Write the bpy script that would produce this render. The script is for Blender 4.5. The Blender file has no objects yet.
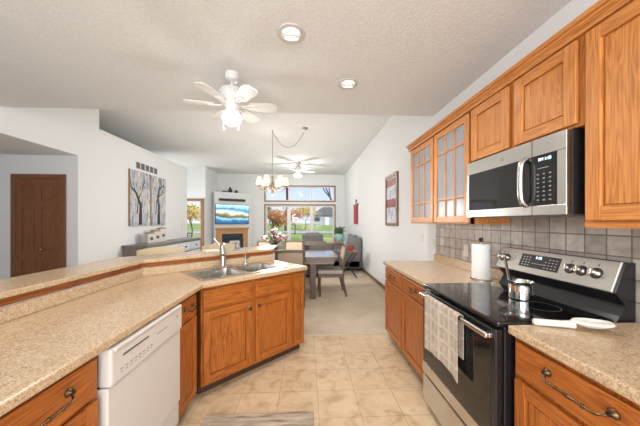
import bpy, bmesh, math, random
from mathutils import Vector, Matrix
S = bpy.context.scene
COL = S.collection
R = math.radians
random.seed(7)

# ------------------------------------------------------------------ camera
cam_d = bpy.data.cameras.new('camera')
cam = bpy.data.objects.new('camera', cam_d)
COL.objects.link(cam)
cam_d.sensor_width = 36
cam_d.lens = 255 / 640 * 36
cam_d.shift_y = 9 / 640
cam_d.clip_start = 0.02
cam_d.clip_end = 400
cam.location = (0, 0, 1.385)
cam.rotation_euler = (R(90), 0, R(-2.95))
S.camera = cam

# ------------------------------------------------------------------ light
S.view_settings.view_transform = 'Standard'
S.view_settings.look = 'None'
S.view_settings.gamma = 1
S.view_settings.use_curve_mapping = False
S.view_settings.exposure = 0.19
S.cycles.use_denoising = True
S.cycles.max_bounces = 10
S.cycles.diffuse_bounces = 6
S.cycles.transparent_max_bounces = 12
S.cycles.sample_clamp_indirect = 6

W = bpy.data.worlds.new('sky')
S.world = W
W.use_nodes = True
nt = W.node_tree
bg = nt.nodes['Background']
tc = nt.nodes.new('ShaderNodeTexCoord')
sp = nt.nodes.new('ShaderNodeSeparateXYZ')
rp = nt.nodes.new('ShaderNodeValToRGB')
nz = nt.nodes.new('ShaderNodeTexNoise')
mx = nt.nodes.new('ShaderNodeMix'); mx.data_type = 'RGBA'
nt.links.new(tc.outputs['Generated'], sp.inputs[0])
nt.links.new(sp.outputs['Z'], rp.inputs[0])
rp.color_ramp.elements[0].position = 0.0
rp.color_ramp.elements[0].color = (0.80, 0.87, 1.0, 1)
rp.color_ramp.elements[1].position = 0.28
rp.color_ramp.elements[1].color = (0.36, 0.56, 0.98, 1)
nz.inputs['Scale'].default_value = 4.0
nz.inputs['Detail'].default_value = 5
nt.links.new(tc.outputs['Generated'], nz.inputs['Vector'])
r2 = nt.nodes.new('ShaderNodeValToRGB')
r2.color_ramp.elements[0].position = 0.48
r2.color_ramp.elements[1].position = 0.66
nt.links.new(nz.outputs['Fac'], r2.inputs[0])
nt.links.new(r2.outputs['Color'], mx.inputs['Factor'])
nt.links.new(rp.outputs['Color'], mx.inputs['A'])
mx.inputs['B'].default_value = (0.95, 0.96, 1.0, 1)
nt.links.new(mx.outputs['Result'], bg.inputs['Color'])
bg.inputs['Strength'].default_value = 1.0


def light(name, kind, loc, power, col=(1, 1, 1), rot=(0, 0, 0), **kw):
    d = bpy.data.lights.new(name, kind)
    d.energy = power
    d.color = col
    for k, v in kw.items():
        setattr(d, k, v)
    o = bpy.data.objects.new(name, d)
    COL.objects.link(o)
    o.location = loc
    o.rotation_euler = rot
    return o


light('sun', 'SUN', (30, -30, 40), 4.0, (1, 0.95, 0.86), (R(52), 0, R(35)), angle=R(2))
# added area fill lamps, out of view: behind the camera and beside the great room
light('kitchen_back_fill', 'AREA', (-0.3, -2.28, 1.55), 170, (0.94, 0.97, 1.0), (R(90), 0, 0),
      shape='RECTANGLE', size=3.4, size_y=2.0)
light('dining_side_fill', 'AREA', (-5.57, 8.45, 1.3), 45, (0.98, 0.99, 1.0), (R(90), 0, R(-90)),
      shape='RECTANGLE', size=1.3, size_y=1.6)


# ------------------------------------------------------------------ materials
def newmat(name):
    m = bpy.data.materials.new(name)
    m.use_nodes = True
    return m, m.node_tree, m.node_tree.nodes['Principled BSDF']


def mat(name, col, rough=0.5, metal=0.0, noise=0.0, nscale=30, bump=0.0, bscale=200, emit=0, ecol=None, coat=0, spec=None, trans=0):
    m, t, b = newmat(name)
    b.inputs['Base Color'].default_value = (*col, 1)
    b.inputs['Roughness'].default_value = rough
    b.inputs['Metallic'].default_value = metal
    if spec is not None:
        b.inputs['Specular IOR Level'].default_value = spec
    if coat:
        b.inputs['Coat Weight'].default_value = coat
        b.inputs['Coat Roughness'].default_value = 0.12
    if trans:
        b.inputs['Transmission Weight'].default_value = trans
    tcn = t.nodes.new('ShaderNodeTexCoord')
    if noise:
        n = t.nodes.new('ShaderNodeTexNoise')
        n.inputs['Scale'].default_value = nscale
        n.inputs['Detail'].default_value = 4
        t.links.new(tcn.outputs['Object'], n.inputs['Vector'])
        r = t.nodes.new('ShaderNodeValToRGB')
        r.color_ramp.elements[0].position = 0.3
        r.color_ramp.elements[1].position = 0.7
        r.color_ramp.elements[0].color = (*[max(0, c * (1 - noise)) for c in col], 1)
        r.color_ramp.elements[1].color = (*[min(1, c * (1 + noise)) for c in col], 1)
        t.links.new(n.outputs['Fac'], r.inputs[0])
        t.links.new(r.outputs['Color'], b.inputs['Base Color'])
    if bump:
        n2 = t.nodes.new('ShaderNodeTexNoise')
        n2.inputs['Scale'].default_value = bscale
        n2.inputs['Detail'].default_value = 3
        t.links.new(tcn.outputs['Object'], n2.inputs['Vector'])
        bp = t.nodes.new('ShaderNodeBump')
        bp.inputs['Strength'].default_value = bump
        bp.inputs['Distance'].default_value = 0.01
        t.links.new(n2.outputs['Fac'], bp.inputs['Height'])
        t.links.new(bp.outputs['Normal'], b.inputs['Normal'])
    if emit:
        b.inputs['Emission Color'].default_value = (*(ecol or col), 1)
        b.inputs['Emission Strength'].default_value = emit
    return m


def ramp_node(t, stops):
    r = t.nodes.new('ShaderNodeValToRGB')
    els = r.color_ramp.elements
    els[0].position, els[0].color = stops[0][0], (*stops[0][1], 1)
    els[1].position, els[1].color = stops[-1][0], (*stops[-1][1], 1)
    for p, c in stops[1:-1]:
        e = els.new(p)
        e.color = (*c, 1)
    return r


def wood(name, light_c, dark_c, axis='Z', rough=0.42, grain=1.0, coat=0.08):
    """oak: long streaks along axis plus wandering cathedral figure"""
    m, t, b = newmat(name)
    tcn = t.nodes.new('ShaderNodeTexCoord')
    oi = t.nodes.new('ShaderNodeObjectInfo')
    ad = t.nodes.new('ShaderNodeVectorMath'); ad.operation = 'MULTIPLY_ADD'
    cx = t.nodes.new('ShaderNodeCombineXYZ')
    for k in range(3):
        t.links.new(oi.outputs['Random'], cx.inputs[k])
    ad.inputs[1].default_value = (7, 5, 9)
    t.links.new(cx.outputs[0], ad.inputs[0])
    t.links.new(tcn.outputs['Object'], ad.inputs[2])
    mp = t.nodes.new('ShaderNodeMapping')
    lo, hi = 1.3, 16
    sc = {'X': (lo, hi, hi), 'Y': (hi, lo, hi), 'Z': (hi, hi, lo)}[axis]
    mp.inputs['Scale'].default_value = sc
    t.links.new(ad.outputs[0], mp.inputs['Vector'])
    n1 = t.nodes.new('ShaderNodeTexNoise')
    n1.inputs['Scale'].default_value = 1.0
    n1.inputs['Detail'].default_value = 2
    n1.inputs['Distortion'].default_value = 0.4
    t.links.new(mp.outputs[0], n1.inputs['Vector'])
    mul = t.nodes.new('ShaderNodeMath'); mul.operation = 'MULTIPLY'; mul.inputs[1].default_value = 12.0
    t.links.new(n1.outputs['Fac'], mul.inputs[0])
    fr = t.nodes.new('ShaderNodeMath'); fr.operation = 'PINGPONG'; fr.inputs[1].default_value = 0.5
    t.links.new(mul.outputs[0], fr.inputs[0])
    mp2 = t.nodes.new('ShaderNodeMapping')
    lo2, hi2 = 5, 190
    mp2.inputs['Scale'].default_value = {'X': (lo2, hi2, hi2), 'Y': (hi2, lo2, hi2), 'Z': (hi2, hi2, lo2)}[axis]
    t.links.new(ad.outputs[0], mp2.inputs['Vector'])
    n2 = t.nodes.new('ShaderNodeTexNoise')
    n2.inputs['Scale'].default_value = 1.0
    n2.inputs['Detail'].default_value = 3
    t.links.new(mp2.outputs[0], n2.inputs['Vector'])
    mixf = t.nodes.new('ShaderNodeMath'); mixf.operation = 'MULTIPLY_ADD'
    mixf.inputs[1].default_value = 0.5 * grain
    t.links.new(fr.outputs[0], mixf.inputs[0])
    t.links.new(n2.outputs['Fac'], mixf.inputs[2])
    mid = tuple((a + c) / 2 for a, c in zip(light_c, dark_c))
    r = ramp_node(t, [(0.40, dark_c), (0.57, mid), (0.76, light_c)])
    t.links.new(mixf.outputs[0], r.inputs[0])
    t.links.new(r.outputs['Color'], b.inputs['Base Color'])
    b.inputs['Roughness'].default_value = rough
    b.inputs['Coat Weight'].default_value = coat
    b.inputs['Coat Roughness'].default_value = 0.2
    return m


OL, OD = (0.45, 0.138, 0.020), (0.22, 0.052, 0.006)  # same oak as the wall cabinets; weaker light down here mixed into the colour
OAKV = wood('oak_dim_vertical', OL, OD, 'Z')
OAKX = wood('oak_dim_horizontal', OL, OD, 'X')
OAKY = wood('oak_dim_lengthwise', OL, OD, 'Y')
UL, UD = (0.61, 0.25, 0.062), (0.39, 0.13, 0.025)  # same oak, lightened in colour for the stronger light on the wall cabinets
UOAKV = wood('oak_lit_vertical', UL, UD, 'Z')
UOAKX = wood('oak_lit_horizontal', UL, UD, 'X')
DOORW = wood('walnut_stain', (0.235, 0.095, 0.042), (0.15, 0.055, 0.023), 'Z', 0.4, 0.5)
MANTW = wood('mantel_oak', (0.58, 0.33, 0.15), (0.40, 0.20, 0.08), 'Z', 0.4, 0.6)
CASEW = wood('casing_oak', (0.34, 0.20, 0.11), (0.23, 0.112, 0.06), 'Z', 0.4, 0.4)
TABW = wood('table_wood', (0.19, 0.14, 0.10), (0.11, 0.075, 0.05), 'X', 0.12, 0.5, 1.0)
CHW = wood('chair_wood', (0.17, 0.12, 0.08), (0.09, 0.06, 0.04), 'Z', 0.35, 0.4)
TRAYW = wood('tray_wood', (0.45, 0.20, 0.09), (0.27, 0.10, 0.04), 'X', 0.35, 0.5)
SIDEW = wood('sideboard_wood', (0.21, 0.17, 0.14), (0.13, 0.10, 0.08), 'Z', 0.4, 0.4)
BASEW = wood('baseboard_oak', (0.24, 0.15, 0.09), (0.15, 0.09, 0.05), 'Y', 0.4, 0.4)

WALL = mat('wall_paint', (0.74, 0.755, 0.765), 0.9, bump=0.05, bscale=120)
CEIL = mat('textured_ceiling', (0.71, 0.715, 0.715), 0.95, noise=0.05, nscale=60, bump=0.35, bscale=70)
WHITE = mat('white_enamel', (0.68, 0.675, 0.66), 0.35)
TRIMW = mat('white_trim', (0.78, 0.78, 0.77), 0.45)
APPW = mat('appliance_white', (0.64, 0.615, 0.57), 0.3)
APPS = mat('appliance_dark', (0.10, 0.095, 0.09), 0.5)  # dark grey of the dishwasher tub and vent slot
STEEL = mat('brushed_steel', (0.60, 0.585, 0.56), 0.27, 1.0)
STEELS = mat('sink_steel', (0.58, 0.56, 0.52), 0.27, 1.0)
CHROME = mat('polished_chrome', (0.75, 0.74, 0.72), 0.1, 1.0)
NICKEL = mat('brushed_nickel', (0.52, 0.49, 0.44), 0.3, 1.0)
BRONZE = mat('antique_bronze', (0.10, 0.062, 0.034), 0.35, 0.85, noise=0.5, nscale=60)
BLACK = mat('black_enamel', (0.012, 0.012, 0.013), 0.18)
BLACKM = mat('black_matte', (0.02, 0.02, 0.021), 0.5)
CTOP = mat('black_ceramic_glass', (0.006, 0.006, 0.007), 0.05, coat=0.3)
DGLASS = mat('dark_oven_glass', (0.015, 0.014, 0.013), 0.06)
MARK = mat('panel_marking', (0.55, 0.56, 0.58), 0.5)
GREYM = mat('grey_marking', (0.28, 0.28, 0.28), 0.5)
LED = mat('display_digits', (0.7, 0.85, 1.0), 0.5, emit=2.5)
BULB = mat('lit_bulb', (1, 0.97, 0.9), 0.5, emit=4, ecol=(1, 0.95, 0.86))
GLOBE = mat('lit_globe', (1, 0.98, 0.94), 0.4, emit=3, ecol=(1, 0.96, 0.89))
SHADE = mat('lit_fabric_shade', (0.9, 0.75, 0.55), 0.8, emit=0.75, ecol=(1.0, 0.80, 0.56))
PAPER = mat('white_paper', (0.80, 0.785, 0.74), 0.9, bump=0.15, bscale=260)
PLAST = mat('ivory_plastic', (0.74, 0.70, 0.62), 0.4)
TAN = mat('tan_upholstery', (0.40, 0.325, 0.24), 0.9, noise=0.12, nscale=160)
CREAM = mat('cream_upholstery', (0.62, 0.50, 0.32), 0.85, noise=0.08, nscale=90)
SEATG = mat('seat_fabric', (0.40, 0.37, 0.35), 0.9, noise=0.1, nscale=160)
SOFA = mat('brown_sofa_fabric', (0.135, 0.115, 0.10), 0.95, noise=0.15, nscale=90)
GARM = mat('grey_armchair_fabric', (0.21, 0.195, 0.195), 0.95, noise=0.15, nscale=120)
LEATH = mat('grey_leather', (0.165, 0.165, 0.175), 0.42, noise=0.1, nscale=40)
REDB = mat('red_board', (0.35, 0.03, 0.03), 0.5)
PINK = mat('red_knit', (0.42, 0.06, 0.09), 0.9, noise=0.55, nscale=35)
TEAL = mat('teal_glaze', (0.30, 0.55, 0.50), 0.3, noise=0.5, nscale=25)
LEAFG = mat('leaf_green', (0.06, 0.13, 0.06), 0.6, noise=0.5, nscale=20)
PETAL1 = mat('pink_petal', (0.62, 0.33, 0.33), 0.7)
PETAL2 = mat('cream_petal', (0.80, 0.70, 0.62), 0.7)
PETAL3 = mat('dark_rose_petal', (0.30, 0.10, 0.11), 0.7)
VASEM = mat('dark_vase', (0.05, 0.08, 0.10), 0.15)
DARKV = mat('dark_ceramic', (0.05, 0.05, 0.05), 0.4)
STONE = mat('dark_slate', (0.02, 0.035, 0.055), 0.5, noise=0.5, nscale=18)
SIDEF = mat('glare_tinted_drawer', (0.56, 0.60, 0.66), 0.5)  # whitish drawers with bluish window glare put into the colour
SIDET = mat('sideboard_top', (0.15, 0.15, 0.16), 0.3)
CANI = mat('stoneware', (0.56, 0.53, 0.48), 0.45, noise=0.1, nscale=60)
CANB = mat('stoneware_motif', (0.10, 0.09, 0.08), 0.5)
CANV = mat('canvas_edge', (0.30, 0.17, 0.08), 0.7)
BARK = mat('bark', (0.10, 0.075, 0.055), 0.95, noise=0.4, nscale=6)
LAWN = None
ROAD = mat('asphalt', (0.42, 0.42, 0.43), 0.9)
PATIO = mat('concrete_patio', (0.55, 0.54, 0.52), 0.9, noise=0.08, nscale=5)
SIDING = mat('house_siding', (0.36, 0.38, 0.42), 0.9)
ROOFM = mat('house_roof', (0.16, 0.155, 0.16), 0.9)
VENTD = mat('vent_dark', (0.10, 0.10, 0.105), 0.7)
AUT1 = mat('autumn_leaves', (0.42, 0.20, 0.08), 0.8, noise=0.5, nscale=2)
AUT2 = mat('yellow_leaves', (0.55, 0.40, 0.12), 0.8, noise=0.4, nscale=2)
AUT3 = mat('dusty_green_leaves', (0.17, 0.20, 0.08), 0.8, noise=0.5, nscale=2)
CORD = mat('metal_chain', (0.46, 0.43, 0.39), 0.4, 0.8)
CAULK = mat('transition_strip', (0.55, 0.47, 0.36), 0.5)


def glass_mat(name, tint=(1, 1, 1), refl=0.06):
    m = bpy.data.materials.new(name)
    m.use_nodes = True
    t = m.node_tree
    t.nodes.clear()
    o = t.nodes.new('ShaderNodeOutputMaterial')
    tr = t.nodes.new('ShaderNodeBsdfTransparent'); tr.inputs[0].default_value = (*tint, 1)
    gl = t.nodes.new('ShaderNodeBsdfGlossy'); gl.inputs['Roughness'].default_value = 0.03
    mxs = t.nodes.new('ShaderNodeMixShader')
    lw = t.nodes.new('ShaderNodeLayerWeight'); lw.inputs[0].default_value = 0.25
    mu = t.nodes.new('ShaderNodeMath'); mu.operation = 'MULTIPLY_ADD'; mu.inputs[1].default_value = 0.3; mu.inputs[2].default_value = refl
    t.links.new(lw.outputs['Fresnel'], mu.inputs[0])
    t.links.new(mu.outputs[0], mxs.inputs[0])
    t.links.new(tr.outputs[0], mxs.inputs[1])
    t.links.new(gl.outputs[0], mxs.inputs[2])
    t.links.new(mxs.outputs[0], o.inputs[0])
    return m


GLASS = glass_mat('window_glass', refl=0.0)
CGLASS = glass_mat('cabinet_glass', (0.80, 0.83, 0.85), 0.08)


def frosted(name, col, fac):
    m = glass_mat(name, (0.85, 0.87, 0.9), 0.03)
    t = m.node_tree
    [n for n in t.nodes if n.type == 'BSDF_GLOSSY'][0].inputs['Roughness'].default_value = 0.22
    out = [n for n in t.nodes if n.type == 'OUTPUT_MATERIAL'][0]
    src = out.inputs[0].links[0].from_socket
    df = t.nodes.new('ShaderNodeBsdfDiffuse')
    df.inputs[0].default_value = (*col, 1)
    tcn = t.nodes.new('ShaderNodeTexCoord')
    nz_ = t.nodes.new('ShaderNodeTexNoise'); nz_.inputs['Scale'].default_value = 120; nz_.inputs['Detail'].default_value = 3
    t.links.new(tcn.outputs['Object'], nz_.inputs['Vector'])
    ma = t.nodes.new('ShaderNodeMath'); ma.operation = 'MULTIPLY_ADD'; ma.inputs[1].default_value = 0.7; ma.inputs[2].default_value = fac - 0.35
    t.links.new(nz_.outputs['Fac'], ma.inputs[0])
    mx_ = t.nodes.new('ShaderNodeMixShader')
    t.links.new(ma.outputs[0], mx_.inputs[0])
    t.links.new(src, mx_.inputs[1])
    t.links.new(df.outputs[0], mx_.inputs[2])
    t.links.new(mx_.outputs[0], out.inputs[0])
    return m


SEEDED = frosted('seeded_glass', (0.50, 0.54, 0.58), 0.5)


def tex_mat(name, rough, build):
    m, t, b = newmat(name)
    b.inputs['Roughness'].default_value = rough
    tcn = t.nodes.new('ShaderNodeTexCoord')
    build(t, b, tcn.outputs['Object'])
    return m


def noise(t, vec, scale, detail=3, dist=0.0):
    n = t.nodes.new('ShaderNodeTexNoise')
    n.inputs['Scale'].default_value = scale
    n.inputs['Detail'].default_value = detail
    n.inputs['Distortion'].default_value = dist
    if vec is not None:
        t.links.new(vec, n.inputs['Vector'])
    return n.outputs['Fac']


def mixc(t, fac, a, b, mode='MIX'):
    n = t.nodes.new('ShaderNodeMix'); n.data_type = 'RGBA'; n.blend_type = mode
    for v, k in ((fac, 'Factor'), (a, 'A'), (b, 'B')):
        if hasattr(v, 'is_linked') or isinstance(v, bpy.types.NodeSocket):
            t.links.new(v, n.inputs[k])
        elif k == 'Factor':
            n.inputs[k].default_value = v
        else:
            n.inputs[k].default_value = (*v, 1)
    return n.outputs['Result']


def b_laminate(t, b, v):
    n1 = noise(t, v, 170, 3)
    r1 = ramp_node(t, [(0.32, (0.31, 0.19, 0.11)), (0.44, (0.50, 0.36, 0.225)), (0.58, (0.58, 0.44, 0.29)), (0.72, (0.66, 0.54, 0.39))])
    t.links.new(n1, r1.inputs[0])
    n2 = noise(t, v, 300, 2)
    r2 = ramp_node(t, [(0.63, (0, 0, 0)), (0.72, (0.8, 0.8, 0.8))])
    t.links.new(n2, r2.inputs[0])
    c = mixc(t, r2.outputs['Color'], r1.outputs['Color'], (0.26, 0.15, 0.085))
    n3 = noise(t, v, 40, 3)
    r3 = ramp_node(t, [(0.35, (0.93, 0.91, 0.88)), (0.65, (1.03, 1.03, 1.03))])
    t.links.new(n3, r3.inputs[0])
    c = mixc(t, 1.0, c, r3.outputs['Color'], 'MULTIPLY')
    t.links.new(c, b.inputs['Base Color'])


LAMI = tex_mat('speckled_laminate', 0.22, b_laminate)


def grid(t, vec, w, h, loc, mortar, c1, c2, cm, bias=0.0, smooth=0.1):
    mp = t.nodes.new('ShaderNodeMapping')
    mp.inputs['Location'].default_value = loc
    t.links.new(vec, mp.inputs['Vector'])
    br = t.nodes.new('ShaderNodeTexBrick')
    br.offset = 0
    br.squash = 1
    br.inputs['Scale'].default_value = 1
    br.inputs['Brick Width'].default_value = w
    br.inputs['Row Height'].default_value = h
    br.inputs['Mortar Size'].default_value = mortar
    br.inputs['Mortar Smooth'].default_value = smooth
    br.inputs['Bias'].default_value = bias
    br.inputs['Color1'].default_value = (*c1, 1)
    br.inputs['Color2'].default_value = (*c2, 1)
    br.inputs['Mortar'].default_value = (*cm, 1)
    t.links.new(mp.outputs[0], br.inputs['Vector'])
    return br


def b_floor(t, b, v):
    br = grid(t, v, 0.304, 0.297, (-0.085 + 0.304 * 20, -1.793 + 0.297 * 20, 0), 0.0035, (0.66, 0.515, 0.345), (0.61, 0.465, 0.30), (0.47, 0.355, 0.225))
    n1 = noise(t, v, 7.5, 7, 0.9)
    r1 = ramp_node(t, [(0.30, (0.72, 0.64, 0.54)), (0.48, (0.93, 0.90, 0.86)), (0.66, (1.0, 1.0, 1.0))])
    t.links.new(n1, r1.inputs[0])
    c = mixc(t, 1.0, br.outputs['Color'], r1.outputs['Color'], 'MULTIPLY')
    t.links.new(c, b.inputs['Base Color'])
    bp = t.nodes.new('ShaderNodeBump'); bp.invert = True
    bp.inputs['Strength'].default_value = 0.25
    bp.inputs['Distance'].default_value = 0.003
    t.links.new(br.outputs['Fac'], bp.inputs['Height'])
    t.links.new(bp.outputs['Normal'], b.inputs['Normal'])


TILE = tex_mat('beige_floor_tile', 0.38, b_floor)


def b_splash(t, b, v):
    sx = t.nodes.new('ShaderNodeSeparateXYZ'); t.links.new(v, sx.inputs[0])
    cx = t.nodes.new('ShaderNodeCombineXYZ')
    t.links.new(sx.outputs['Y'], cx.inputs[0]); t.links.new(sx.outputs['Z'], cx.inputs[1])
    br = grid(t, cx.outputs[0], 0.105, 0.105, (10.5, 10.5 - 0.055, 0), 0.004, (0.60, 0.56, 0.52), (0.40, 0.355, 0.32), (0.22, 0.185, 0.155))
    n1 = noise(t, v, 14, 5, 0.6)
    r1 = ramp_node(t, [(0.3, (0.72, 0.70, 0.68)), (0.65, (1.05, 1.04, 1.02))])
    t.links.new(n1, r1.inputs[0])
    c = mixc(t, 1.0, br.outputs['Color'], r1.outputs['Color'], 'MULTIPLY')
    t.links.new(c, b.inputs['Base Color'])
    bp = t.nodes.new('ShaderNodeBump'); bp.invert = True
    bp.inputs['Strength'].default_value = 0.5
    bp.inputs['Distance'].default_value = 0.004
    t.links.new(br.outputs['Fac'], bp.inputs['Height'])
    t.links.new(bp.outputs['Normal'], b.inputs['Normal'])


SPLT = tex_mat('stone_backsplash_tile', 0.35, b_splash)


def b_carpet(t, b, v):
    n1 = noise(t, v, 3.5, 5)
    n2 = noise(t, v, 160, 3)
    r1 = ramp_node(t, [(0.3, (0.57, 0.465, 0.345)), (0.7, (0.67, 0.565, 0.44))])
    t.links.new(n1, r1.inputs[0])
    r2 = ramp_node(t, [(0.3, (0.7, 0.7, 0.7)), (0.7, (1.1, 1.1, 1.1))])
    t.links.new(n2, r2.inputs[0])
    c = mixc(t, 1.0, r1.outputs['Color'], r2.outputs['Color'], 'MULTIPLY')
    t.links.new(c, b.inputs['Base Color'])
    bp = t.nodes.new('ShaderNodeBump'); bp.inputs['Strength'].default_value = 0.6; bp.inputs['Distance'].default_value = 0.01
    t.links.new(n2, bp.inputs['Height'])
    t.links.new(bp.outputs['Normal'], b.inputs['Normal'])


CARP = tex_mat('beige_carpet', 0.98, b_carpet)


def b_lawn(t, b, v):
    n1 = noise(t, v, 0.5, 6, 0.5)
    r1 = ramp_node(t, [(0.35, (0.16, 0.26, 0.05)), (0.52, (0.27, 0.33, 0.08)), (0.66, (0.50, 0.40, 0.16))])
    t.links.new(n1, r1.inputs[0])
    t.links.new(r1.outputs['Color'], b.inputs['Base Color'])


LAWN = tex_mat('autumn_lawn', 1.0, b_lawn)


def b_rug(t, b, v):
    mp = t.nodes.new('ShaderNodeMapping'); mp.inputs['Scale'].default_value = (6, 42, 1)
    t.links.new(v, mp.inputs[0])
    n1 = noise(t, mp.outputs[0], 1.0, 5)
    r1 = ramp_node(t, [(0.34, (0.22, 0.165, 0.115)), (0.5, (0.38, 0.31, 0.23)), (0.68, (0.52, 0.44, 0.34))])
    t.links.new(n1, r1.inputs[0])
    t.links.new(r1.outputs['Color'], b.inputs['Base Color'])


RUG = tex_mat('woven_rug', 0.95, b_rug)


def b_towel(t, b, v):
    sx = t.nodes.new('ShaderNodeSeparateXYZ'); t.links.new(v, sx.inputs[0])
    cx = t.nodes.new('ShaderNodeCombineXYZ')
    t.links.new(sx.outputs['Y'], cx.inputs[0]); t.links.new(sx.outputs['Z'], cx.inputs[1])
    br = grid(t, cx.outputs[0], 0.055, 0.085, (3, 3, 0), 0.009, (0.45, 0.375, 0.29), (0.52, 0.45, 0.37), (0.60, 0.54, 0.46), smooth=0.6)
    n1 = noise(t, v, 30, 3)
    r1 = ramp_node(t, [(0.3, (0.8, 0.8, 0.8)), (0.7, (1.05, 1.05, 1.05))])
    t.links.new(n1, r1.inputs[0])
    t.links.new(mixc(t, 1.0, br.outputs['Color'], r1.outputs['Color'], 'MULTIPLY'), b.inputs['Base Color'])


TOWEL = tex_mat('patterned_towel', 0.95, b_towel)


def b_art(t, b, v):
    mp = t.nodes.new('ShaderNodeMapping'); mp.inputs['Scale'].default_value = (26, 26, 5)
    t.links.new(v, mp.inputs[0])
    n1 = noise(t, mp.outputs[0], 1.0, 5, 0.8)
    r1 = ramp_node(t, [(0.34, (0.08, 0.12, 0.20)), (0.43, (0.26, 0.33, 0.45)), (0.50, (0.58, 0.62, 0.68)), (0.57, (0.48, 0.36, 0.22)), (0.66, (0.72, 0.72, 0.72))])
    t.links.new(n1, r1.inputs[0])
    t.links.new(r1.outputs['Color'], b.inputs['Base Color'])


ART = tex_mat('painted_canvas', 0.7, b_art)


def b_mirror(t, b, v):
    # framed panel: red and white bands of a quilt-like print behind glass
    sx = t.nodes.new('ShaderNodeSeparateXYZ'); t.links.new(v, sx.inputs[0])
    r1 = t.nodes.new('ShaderNodeValToRGB'); r1.color_ramp.interpolation = 'CONSTANT'
    els = r1.color_ramp.elements
    els[0].position, els[0].color = 0.0, (0.60, 0.58, 0.62, 1)
    els[1].position, els[1].color = 0.34, (0.34, 0.10, 0.12, 1)
    for p, c in ((0.52, (0.62, 0.60, 0.63, 1)), (0.80, (0.36, 0.14, 0.16, 1)), (0.95, (0.6, 0.55, 0.55, 1))):
        e = els.new(p); e.color = c
    ma = t.nodes.new('ShaderNodeMath'); ma.operation = 'MULTIPLY_ADD'; ma.inputs[1].default_value = 1 / 0.86; ma.inputs[2].default_value = 0.5
    t.links.new(sx.outputs['Z'], ma.inputs[0])
    t.links.new(ma.outputs[0], r1.inputs[0])
    n1 = noise(t, v, 9, 4, 1.0)
    r2 = ramp_node(t, [(0.38, (0.45, 0.42, 0.45)), (0.5, (1, 1, 1))])
    t.links.new(n1, r2.inputs[0])
    t.links.new(mixc(t, 0.8, r1.outputs['Color'], r2.outputs['Color'], 'MULTIPLY'), b.inputs['Base Color'])


PRINT = tex_mat('banded_print', 0.08, b_mirror)


def b_tv(t, b, v):
    sx = t.nodes.new('ShaderNodeSeparateXYZ'); t.links.new(v, sx.inputs[0])
    n1 = noise(t, v, 2.6, 6)
    z = t.nodes.new('ShaderNodeMath'); z.operation = 'MULTIPLY_ADD'; z.inputs[1].default_value = 0.55
    t.links.new(n1, z.inputs[0]); 
    zz = t.nodes.new('ShaderNodeMath'); zz.operation = 'MULTIPLY_ADD'; zz.inputs[1].default_value = 1 / 0.72; zz.inputs[2].default_value = 0.22
    t.links.new(sx.outputs['Z'], zz.inputs[0])
    t.links.new(zz.outputs[0], z.inputs[2])
    r1 = ramp_node(t, [(0.0, (0.02, 0.10, 0.28)), (0.16, (0.03, 0.22, 0.45)), (0.27, (0.35, 0.62, 0.75)), (0.36, (0.10, 0.10, 0.07)),
                       (0.46, (0.30, 0.26, 0.14)), (0.54, (0.75, 0.70, 0.58)), (0.66, (0.45, 0.65, 0.75)), (0.74, (0.03, 0.22, 0.38)), (0.84, (0.30, 0.66, 0.82)), (1.0, (0.55, 0.82, 0.92))])
    t.links.new(z.outputs[0], r1.inputs[0])
    t.links.new(r1.outputs['Color'], b.inputs['Base Color'])
    t.links.new(r1.outputs['Color'], b.inputs['Emission Color'])
    b.inputs['Emission Strength'].default_value = 0.55


TVSCR = tex_mat('landscape_on_screen', 0.2, b_tv)


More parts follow.
